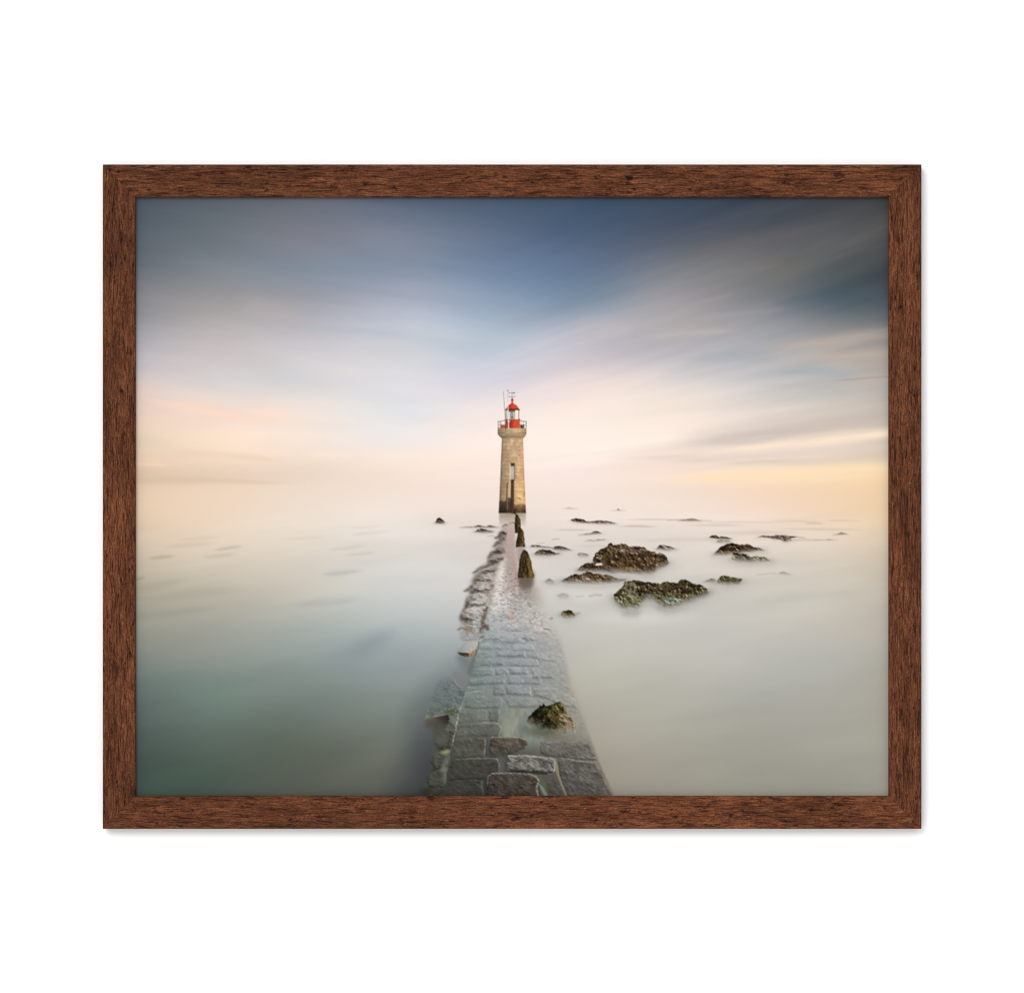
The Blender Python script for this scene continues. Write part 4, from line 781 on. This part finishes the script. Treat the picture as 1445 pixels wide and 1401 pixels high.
    rr = r * (1 - w) + r2 * w
    c = ramp((Y - 955) / 60, [(0,(120,125,125)),(.4,(103,112,111)),(.8,(106,114,109)),(1,(112,114,106))])
    c = c * (1 + .17 * rr + .12 * f + .13 * relief(1.3 * rr + .4 * f, .8, -1) - .12 * smooth(.1, .6, fbm(X / 10, Y / 7, 3, 285)))[..., None]
    fadeL = smooth(594, 622, X + .34 * (Y - 985)) * .85 + .15
    top = smooth(951, 968, Y + .3 * (X - 630))
    comp(sl, c, (1 - smooth(-1.2, .7, d)) * np.clip(fadeL * (.2 + .8 * top) + smooth(996, 1008, Y) * .4, 0, 1), lab('loose_stone#3'), .3)
    S([(641,959.6),(645,966),(652,971)], [1,1.4,1], (196,192,180), .6, .8, rag=.8, rs=3, brk=.75)
    S([(642,950),(650,959),(657,964)], [9,16,12], (122,122,120), .55, 1, rag=2, rs=6)
    S([(600,1015.6),(612,1012),(622,1010.2),(634,1007)], [1.2,1.4,1.2,1], (170,166,156), .5, .8, rag=.6, brk=.75)
    P = [(595.6,1017.4),(601,1014.6),(612,1012.6),(622,1010.6),(632,1008.4),(634,1014),(631,1024),(626,1036),(612,1034),(600,1024)]
    sl, X, Y = win(*bb(P, 5)); n = fbm(X / 3, Y / 3, 4, 290, .6)
    c = ramp((X - 596) / 38 + .25 * n, [(0,(104,96,86)),(.35,(92,84,74)),(.7,(60,54,48)),(1,(40,36,32))]) * (1 + .2 * n)[..., None]
    comp(sl, c, (1 - smooth(-1, 1, sdf(P, X, Y))) * (1 - smooth(1013, 1030, Y + .12 * (620 - X))) , lab('loose_stone#3'), .3)
    S([(604,1024),(618,1030),(624,1040)], [10,18,16], (84,82,76), .5, 1)
    for x, y, a in [(636,1003,.8),(641,1002,.8),(645,1004,.6),(638,1008,.7),(631,1005,.5)]: blob(x, y, 6, 5, (74,76,44), a, 0, x)
    for x, y in [(634,1001),(639,999.6),(643,1003),(647,1001)]: blob(x, y, 2.6, 2, (150,158,128), .7, 0, x)
    S([(648,1004),(645,1018),(641,1030)], [2,2.4,2], (182,184,174), .55, .8, rag=1, rs=3, brk=.75)
    # boulder of weed on the deck
    P = [(742.6,1020),(745,1013.4),(749,1008.6),(753,1005),(757,1000.6),(761,997),(764,995.4),(767.6,993.4),(770,996),(773,995.6),(777,994.6),(781,993.2),(785,992),(788.4,990.2),(791,989.6),(794,991.6),(795.4,996),(797.6,1000),(801,1004),(804.6,1009),(807,1014),(810,1020),(813,1028),(811,1035),(806,1038),(795,1039),(780,1037),(765,1033),(752,1028)]
    sl, X, Y = win(*bb(P, 8)); d = sdf(P, X + 1.2 * fbm(X / 2.6, Y / 2.6, 3, 292), Y + 1.2 * fbm(X / 2.6, Y / 2.6, 3, 293))
    n = fbr(X / 6.5, Y / 5.5, 4, 294, .6); f = fbr(X / 1.5, Y / 1.7, 3, 295, .75)
    strand = fbm((X - .02 * (X - 774) * (Y - 985) + 2.5 * n) / 1.5, Y / 5.5 + .8 * n, 4, 296, .65)
    u = (X - 743) / 68
    t = .0 + .44 * smooth(.12, .75, u) + .3 * n + .3 * strand + .2 * f + .14 * np.clip(relief(2.6 * n + strand, 1, -.7), -1.5, 2) - .12 * smooth(996, 990, Y)
    c = ramp(np.clip(t, 0, 1), [(0,(14,14,8)),(.2,(36,36,18)),(.4,(76,72,36)),(.6,(120,110,64)),(.8,(178,162,122)),(1,(232,218,190))])
    tan = ramp(np.clip(t, 0, 1), [(0,(44,32,20)),(.3,(92,74,52)),(.55,(150,132,104)),(.8,(196,184,160)),(1,(234,224,206))])
    c += (tan - c) * (smooth(.62, .85, u + .15 * n) * .9)[..., None]
    rust = smooth(.15, .5, fbm(X / 6, Y / 5, 3, 297)) * smooth(1006, 1016, Y) * .6
    c += (ramp(np.clip(t + .1, 0, 1), [(0,(40,22,12)),(.5,(124,82,50)),(1,(196,156,112))]) - c) * rust[..., None]
    blob(765, 1034, 42, 12, (84,88,70), .75, .15)
    blob(790, 1042, 34, 9, (120,114,94), .5, .1)
    comp(sl, c, (1 - smooth(-.7, .5, d)) * (1 - smooth(-.2, 1, (Y - np.interp(X, [742, 752, 765, 780, 795, 813], [1018, 1024, 1030, 1033, 1034, 1030]) + 10 + 3.5 * n) / 15)), lab('rock#99'), .35)
    S([(806,1012),(810,1022),(812,1034)], [1.2,2,1.6], (206,198,180), .5, .8, rag=1.2, rs=2, brk=.75)

def paint_all():
    rocks(); mist(); lighthouse(); causeway(); ledge(); wet_deck(); posts()


# ================================================================ the scene
import bpy, bmesh, math
background(); sky_streaks(); sea_streaks(); paint_all()

U = 0.0005                              # metres per picture unit
CX, CZ, HZ = 722.5, 700.5, 1.5          # picture centre hangs 1.5 m up the wall
D, LIP = 0.0145, 0.0048                  # frame depth, how far the print sits behind the frame face
EXPO = 1.38                         # light falling on the print, so that its ink matches
def px(x): return (x - CX) * U
def pz(y): return (CZ - y) * U

S = bpy.context.scene; C = S.collection
W = bpy.data.worlds.new('World'); S.world = W; W.use_nodes = True
W.node_tree.nodes['Background'].inputs[0].default_value = (1, 1, 1, 1)
W.node_tree.nodes['Background'].inputs[1].default_value = 1.0
S.view_settings.view_transform = 'Standard'; S.view_settings.look = 'None'
S.view_settings.exposure = 0; S.view_settings.gamma = 1; S.view_settings.use_curve_mapping = False

def tag(o, **k):
    for a, v in k.items(): o[a] = v
    return o
def link(name, me, parent=None):
    o = bpy.data.objects.new(name, me); C.objects.link(o)
    if parent: o.parent = parent
    return o

# ---- materials
def mat(name):
    m = bpy.data.materials.new(name); m.use_nodes = True
    n = m.node_tree; b = n.nodes['Principled BSDF']
    return m, n, b
def node(n, t, **k):
    q = n.nodes.new(t)
    for a, v in k.items(): setattr(q, a, v)
    return q

def wall_material():
    m, n, b = mat('white_wall_paint'); L = n.links.new
    b.inputs['Base Color'].default_value = (.90, .90, .90, 1); b.inputs['Roughness'].default_value = .7
    b.inputs['Specular IOR Level'].default_value = .1
    t = node(n, 'ShaderNodeTexCoord'); z = node(n, 'ShaderNodeTexNoise'); z.inputs['Scale'].default_value = 420; z.inputs['Detail'].default_value = 4
    bu = node(n, 'ShaderNodeBump'); bu.inputs['Strength'].default_value = .04; bu.inputs['Distance'].default_value = .0004
    L(t.outputs['Object'], z.inputs['Vector']); L(z.outputs['Fac'], bu.inputs['Height']); L(bu.outputs[0], b.inputs['Normal'])
    return m

def ink_material():
    m, n, b = mat('matt_print'); L = n.links.new
    a = node(n, 'ShaderNodeAttribute', attribute_name='ink')
    t = node(n, 'ShaderNodeTexCoord'); z = node(n, 'ShaderNodeTexNoise'); z.inputs['Scale'].default_value = 2600; z.inputs['Detail'].default_value = 2
    r = node(n, 'ShaderNodeMapRange'); r.inputs['To Min'].default_value = .975; r.inputs['To Max'].default_value = 1.025
    x = node(n, 'ShaderNodeVectorMath', operation='SCALE')
    L(t.outputs['Object'], z.inputs['Vector']); L(z.outputs['Fac'], r.inputs['Value'])
    L(a.outputs['Color'], x.inputs[0]); L(r.outputs[0], x.inputs['Scale']); L(x.outputs[0], b.inputs['Base Color'])
    b.inputs['Roughness'].default_value = .75; b.inputs['Specular IOR Level'].default_value = .02
    return m

def paper_material():
    m, n, b = mat('paper_board'); b.inputs['Base Color'].default_value = (.7, .68, .64, 1); b.inputs['Roughness'].default_value = .9
    return m

def wood_material():
    """Distressed dark brown wood: long fibres along the rail, dark open pores, small black knocks."""
    m, n, b = mat('distressed_brown_wood'); L = n.links.new
    t = node(n, 'ShaderNodeTexCoord'); oi = node(n, 'ShaderNodeObjectInfo')
    off = node(n, 'ShaderNodeVectorMath', operation='SCALE'); off.inputs[0].default_value = (3.1, 1.7, 2.3); L(oi.outputs['Random'], off.inputs['Scale'])
    add = node(n, 'ShaderNodeVectorMath', operation='ADD'); L(t.outputs['Object'], add.inputs[0]); L(off.outputs[0], add.inputs[1])
    wn = node(n, 'ShaderNodeTexNoise'); wn.inputs['Scale'].default_value = 55; wn.inputs['Detail'].default_value = 4; L(add.outputs[0], wn.inputs['Vector'])
    ws = node(n, 'ShaderNodeVectorMath', operation='MULTIPLY_ADD'); ws.inputs[1].default_value = (0, .002, .0030); L(wn.outputs['Color'], ws.inputs[0]); L(add.outputs[0], ws.inputs[2])
    def noise(sx, sz, det=4, rough=.6):
        mp = node(n, 'ShaderNodeMapping'); mp.inputs['Scale'].default_value = (sx, sz, sz); L(ws.outputs[0], mp.inputs['Vector'])
        z = node(n, 'ShaderNodeTexNoise'); z.inputs['Scale'].default_value = 1; z.inputs['Detail'].default_value = det; z.inputs['Roughness'].default_value = rough
        L(mp.outputs[0], z.inputs['Vector']); return z.outputs['Fac']
    def ramp_(v, st):
        r = node(n, 'ShaderNodeValToRGB'); e = r.color_ramp.elements
        while len(e) < len(st): e.new(.5)
        for q, (p, c) in zip(e, st): q.position = p; q.color = (*c, 1) if isinstance(c, tuple) else (c, c, c, 1)
        L(v, r.inputs[0]); return r.outputs['Color']
    def mul(a, c, f=1.0):
        x = node(n, 'ShaderNodeMix', data_type='RGBA', blend_type='MULTIPLY'); x.inputs['Factor'].default_value = f
        L(a, x.inputs['A']); L(c, x.inputs['B']); return x.outputs['Result']
    fine = noise(480, 1500, 5, .75); fib = noise(120, 1250, 5, .68); band = noise(20, 150, 3); pore = noise(62, 1050, 4, .62); knock = noise(120, 330, 4, .55); tone = noise(14, 60, 2)
    col = ramp_(fib, [(.28, (.034, .0110, .0070)), (.45, (.077, .0240, .0104)), (.58, (.112, .0390, .0160)), (.75, (.172, .072, .030))])
    col = mul(col, ramp_(fine, [(.3, .55), (.5, 1.0), (.7, 1.45)]))
    col = mul(col, ramp_(band, [(.3, .68), (.5, 1.0), (.7, 1.22)]))
    col = mul(col, ramp_(tone, [(.3, .8), (.7, 1.2)]))
    col = mul(col, ramp_(pore, [(.38, (.36, .36, .42)), (.47, (1.0, 1.0, 1.0))]))
    col = mul(col, ramp_(knock, [(.63, 1.0), (.67, .28)]))
    spk = noise(1100, 1700, 2, .6)
    col = mul(col, ramp_(spk, [(.32, .62), (.5, 1.0), (.68, 1.4)]))
    blot = noise(48, 150, 5, .65); patch = noise(9, 30, 3)
    col = mul(col, ramp_(blot, [(.60, 1.0), (.68, .42)]))
    col = mul(col, ramp_(patch, [(.35, .82), (.65, 1.18)]))
    rt = node(n, 'ShaderNodeMapRange'); rt.inputs['To Min'].default_value = .92; rt.inputs['To Max'].default_value = 1.1; L(oi.outputs['Random'], rt.inputs['Value'])
    rs_ = node(n, 'ShaderNodeVectorMath', operation='SCALE'); L(col, rs_.inputs[0]); L(rt.outputs[0], rs_.inputs['Scale']); col = rs_.outputs[0]
    gm = node(n, 'ShaderNodeVectorMath', operation='SCALE'); gm.inputs['Scale'].default_value = 1.0; L(col, gm.inputs[0]); L(gm.outputs[0], b.inputs['Base Color'])
    hs = node(n, 'ShaderNodeMath', operation='ADD'); L(ramp_(pore, [(.34, 0.0), (.46, 1.0)]), hs.inputs[0]); L(fib, hs.inputs[1])
    bu = node(n, 'ShaderNodeBump'); bu.inputs['Strength'].default_value = .5; bu.inputs['Distance'].default_value = .0003
    L(hs.outputs[0], bu.inputs['Height']); L(bu.outputs[0], b.inputs['Normal'])
    b.inputs['Roughness'].default_value = .62; b.inputs['Specular IOR Level'].default_value = .06
    return m

M_WALL, M_INK, M_PAPER, M_WOOD = wall_material(), ink_material(), paper_material(), wood_material()

# ---- the white wall
bm = bmesh.new(); bmesh.ops.create_cube(bm, size=1)
for v in bm.verts: v.co.x *= 4; v.co.y = v.co.y * .1 + .05; v.co.z = v.co.z * 3 + HZ
me = bpy.data.meshes.new('wall'); bm.to_mesh(me); bm.free(); me.materials.append(M_WALL)
tag(link('wall', me), kind='structure', label='plain white wall behind the framed picture', category='wall')

# ---- the framed picture: an empty at the middle of the frame's lower edge, on the wall
X_0, Z_0, X_1, Z_1, RW = 144.8, 232.3, 1300.5, 1169.2, 46.2
root = bpy.data.objects.new('framed_picture', None); C.objects.link(root)
root.location = (0, 0, HZ + pz(Z_1)); root.empty_display_size = .05
tag(root, label='framed lighthouse photograph in a distressed dark brown wooden frame on white wall', category='framed picture')
dz = -pz(Z_1)                           # children are placed from the frame's lower edge

def rail(length, parent, loc, rot):
    """A mitred length of moulding, its outer edge along local x, its face towards -y."""
    g = .00004
    prof = [(0, -.0002), (0, -D + .0009), (.0003, -D + .0003), (.0009, -D), (RW * U - .0008, -D), (RW * U - .0002, -D + .0003), (RW * U, -D + .0008), (RW * U, -D + LIP + .0004), (RW * U + .0026, -D + LIP + .0006), (RW * U + .0026, -.0002)]
    bm = bmesh.new(); N = 48; ring = []
    for k in range(N + 1):
        ring.append([bm.verts.new(((k / N - .5) * (length - 2 * w - 2 * g), y, w)) for w, y in prof])
    for k in range(N):
        for i in range(len(prof)):
            j = (i + 1) % len(prof); bm.faces.new((ring[k][i], ring[k][j], ring[k + 1][j], ring[k + 1][i]))
    bm.faces.new(ring[0][::-1]); bm.faces.new(ring[-1])
    bmesh.ops.recalc_face_normals(bm, faces=bm.faces)
    me = bpy.data.meshes.new('frame_rail'); bm.to_mesh(me); bm.free(); me.materials.append(M_WOOD)
    o = link('frame_rail', me, parent); o.location = loc; o.rotation_euler = (0, rot, 0); return o
w, h = (X_1 - X_0) * U, (Z_1 - Z_0) * U
xc = (px(X_0) + px(X_1)) / 2
R = math.radians
rail(w, root, (xc, 0, 0), 0)                                    # bottom
rail(w, root, (xc, 0, h), R(180))                               # top
rail(h, root, (px(X_0), 0, h / 2), R(90))                       # left
rail(h, root, (px(X_1), 0, h / 2), R(-90))                      # right

# ---- the print: one flat sheet of ink dots, cut along the outlines of what it shows
lin = np.where(IMG <= .04045, IMG / 12.92, ((np.clip(IMG, 0, 1) + .055) / 1.055) ** 2.4) / EXPO
dots = lin.reshape(PH, SS, PW, SS, 3).mean((1, 3))
pad = np.pad(dots, ((1, 1), (1, 1), (0, 0)), mode='edge')
VCOL = (pad[:-1, :-1] + pad[1:, :-1] + pad[:-1, 1:] + pad[1:, 1:]) / 4            # PH+1, PW+1
# keep the dots crisp: corner averages soften, so sharpen by the same amount
soft = VCOL.copy(); soft[1:-1, 1:-1] = (VCOL[:-2, 1:-1] + VCOL[2:, 1:-1] + VCOL[1:-1, :-2] + VCOL[1:-1, 2:]) / 4
VCOL = np.clip(VCOL + .8 * (VCOL - soft), 0, 1)
CELL = LAB.reshape(PH, SS, PW, SS)[:, 0, :, 0].astype(np.int32)
SKY, SEA = 900, 901
row = np.arange(PH)[:, None] + Y0
CELL = np.where(CELL == 0, np.where(row < 689, SKY, SEA), CELL)
YP = -D + LIP                           # the sheet's place behind the frame face

def sheet(name, ident, parent):
    r, c = np.nonzero(CELL == ident)
    if len(r) == 0: return None
    V = PW + 1
    q = np.stack([r * V + c, (r + 1) * V + c, (r + 1) * V + c + 1, r * V + c + 1], 1)
    ids, inv = np.unique(q.ravel(), return_inverse=True)
    vr, vc = ids // V, ids % V
    co = np.stack([px(X0 + vc), np.full(len(ids), YP), dz + pz(Y0 + vr)], 1).astype(np.float32)
    me = bpy.data.meshes.new(name)
    me.vertices.add(len(ids)); me.vertices.foreach_set('co', co.ravel())
    me.loops.add(len(inv)); me.loops.foreach_set('vertex_index', inv.astype(np.int32).ravel())
    me.polygons.add(len(q)); me.polygons.foreach_set('loop_start', np.arange(0, 4 * len(q), 4, dtype=np.int32))
    at = me.color_attributes.new('ink', 'FLOAT_COLOR', 'POINT')
    col = np.ones((len(ids), 4), np.float32); col[:, :3] = VCOL[vr, vc]
    at.data.foreach_set('color', col.ravel())
    me.update(calc_edges=True); me.materials.append(M_INK)
    return link(name, me, parent)

# the stiff board the ink lies on
bm = bmesh.new(); bmesh.ops.create_cube(bm, size=1)
for v in bm.verts:
    v.co.x = px(X0 + PW / 2) + v.co.x * PW * U; v.co.y = YP + .0014 + v.co.y * .002; v.co.z = dz + pz(Y0 + PH / 2) + v.co.z * PH * U
me = bpy.data.meshes.new('print'); bm.to_mesh(me); bm.free(); me.materials.append(M_PAPER)
paper = link('print', me, root); tag(paper, label='long-exposure photograph of a lighthouse, its causeway and rocks in misty water')
tag(sheet('sky', SKY, paper), label='printed evening sky, slate blue above and peach at the horizon')
tag(sheet('sea', SEA, paper), label='printed sea smoothed to pale mist, green at the lower left corner')

PART_LABELS = {
 'tower': 'printed pale stone lighthouse with a red lantern', 'causeway': 'printed wet stone causeway running to the lighthouse',
 'rock#41': 'widest brown weedy rock, the middle of the rocks on the right', 'rock#44': 'greenish rock nearest in the group on the right', 'rock#43': 'long brown rock between the two biggest rocks',
 'rock#42': 'brown lobe at the left foot of the widest rock', 'rock#24': 'brown rock of the far right pair', 'rock#25': 'pale flecked rock in front of the far right pair', 'rock#32': 'small dark rock alone left of the lighthouse',
 'rock#47': 'small golden brown rock beside the causeway', 'rock#99': 'boulder of green seaweed lying on the causeway', 'rock#29': 'mossy rock right of the greenish rock',
 'loose_stone#1': 'leaning stone with a reddish side by the ledge', 'loose_stone#2': 'squared block with a golden sunlit corner', 'loose_stone#3': 'big tilted slab sunk beside the causeway',
 'mooring_post#65': 'weedy pointed post nearest of four', 'gallery_box#1': 'red box on the gallery', 'gallery_box#2': 'dark box on the gallery', 'aerial#2': 'white aerial', 'aerial#1': 'grey leaning aerial',
}
inv = {v: k for k, v in LABELS.items()}
made = {}
def build(key, parent, name=None):
    o = sheet(name or key.split('#')[0], LABELS[key], parent)
    if o is not None:
        made[key] = o
        if key in PART_LABELS: o['label'] = PART_LABELS[key]
    return o
tower = build('tower', root, 'lighthouse')
way = build('causeway', root)
for key in LABELS:
    if key in made: continue
    if key.split('#')[0] in ('door', 'ladder', 'gallery', 'gallery_box', 'lantern_base', 'lantern_room', 'dome', 'railing', 'aerial', 'weather_vane'): build(key, tower)
    elif key == 'ledge': build(key, way)
    else: build(key, root)

# ---- light: a soft lamp high on the left in an evenly lit white room
ld = bpy.data.lights.new('soft_lamp', 'AREA'); ld.shape = 'DISK'; ld.size = 2.6; ld.energy = 195; ld.color = (1, .995, .985)
lo = bpy.data.objects.new('soft_lamp', ld); C.objects.link(lo)
lo.location = (-1.6, -6.0, HZ + 2.1)
from mathutils import Vector
lo.rotation_euler = (Vector((0, 0, HZ)) - lo.location).to_track_quat('-Z', 'Y').to_euler()

# ---- camera, square on
cd = bpy.data.cameras.new('camera'); cam = bpy.data.objects.new('camera', cd); C.objects.link(cam)
dist = 3.0
cam.location = (0, -D - dist, HZ); cam.rotation_euler = (math.radians(90), 0, 0)
cd.sensor_width = 36; cd.lens = 36 * dist / (1445 * U); cd.clip_start = .05; cd.clip_end = 50
S.camera = cam
S.render.resolution_x, S.render.resolution_y = 1024, 992
S.render.engine = 'CYCLES'; S.cycles.samples = 128; S.cycles.filter_width = 1.15; S.cycles.use_denoising = True; S.cycles.denoiser = 'OPENIMAGEDENOISE'; S.cycles.denoising_input_passes = 'RGB_ALBEDO_NORMAL'
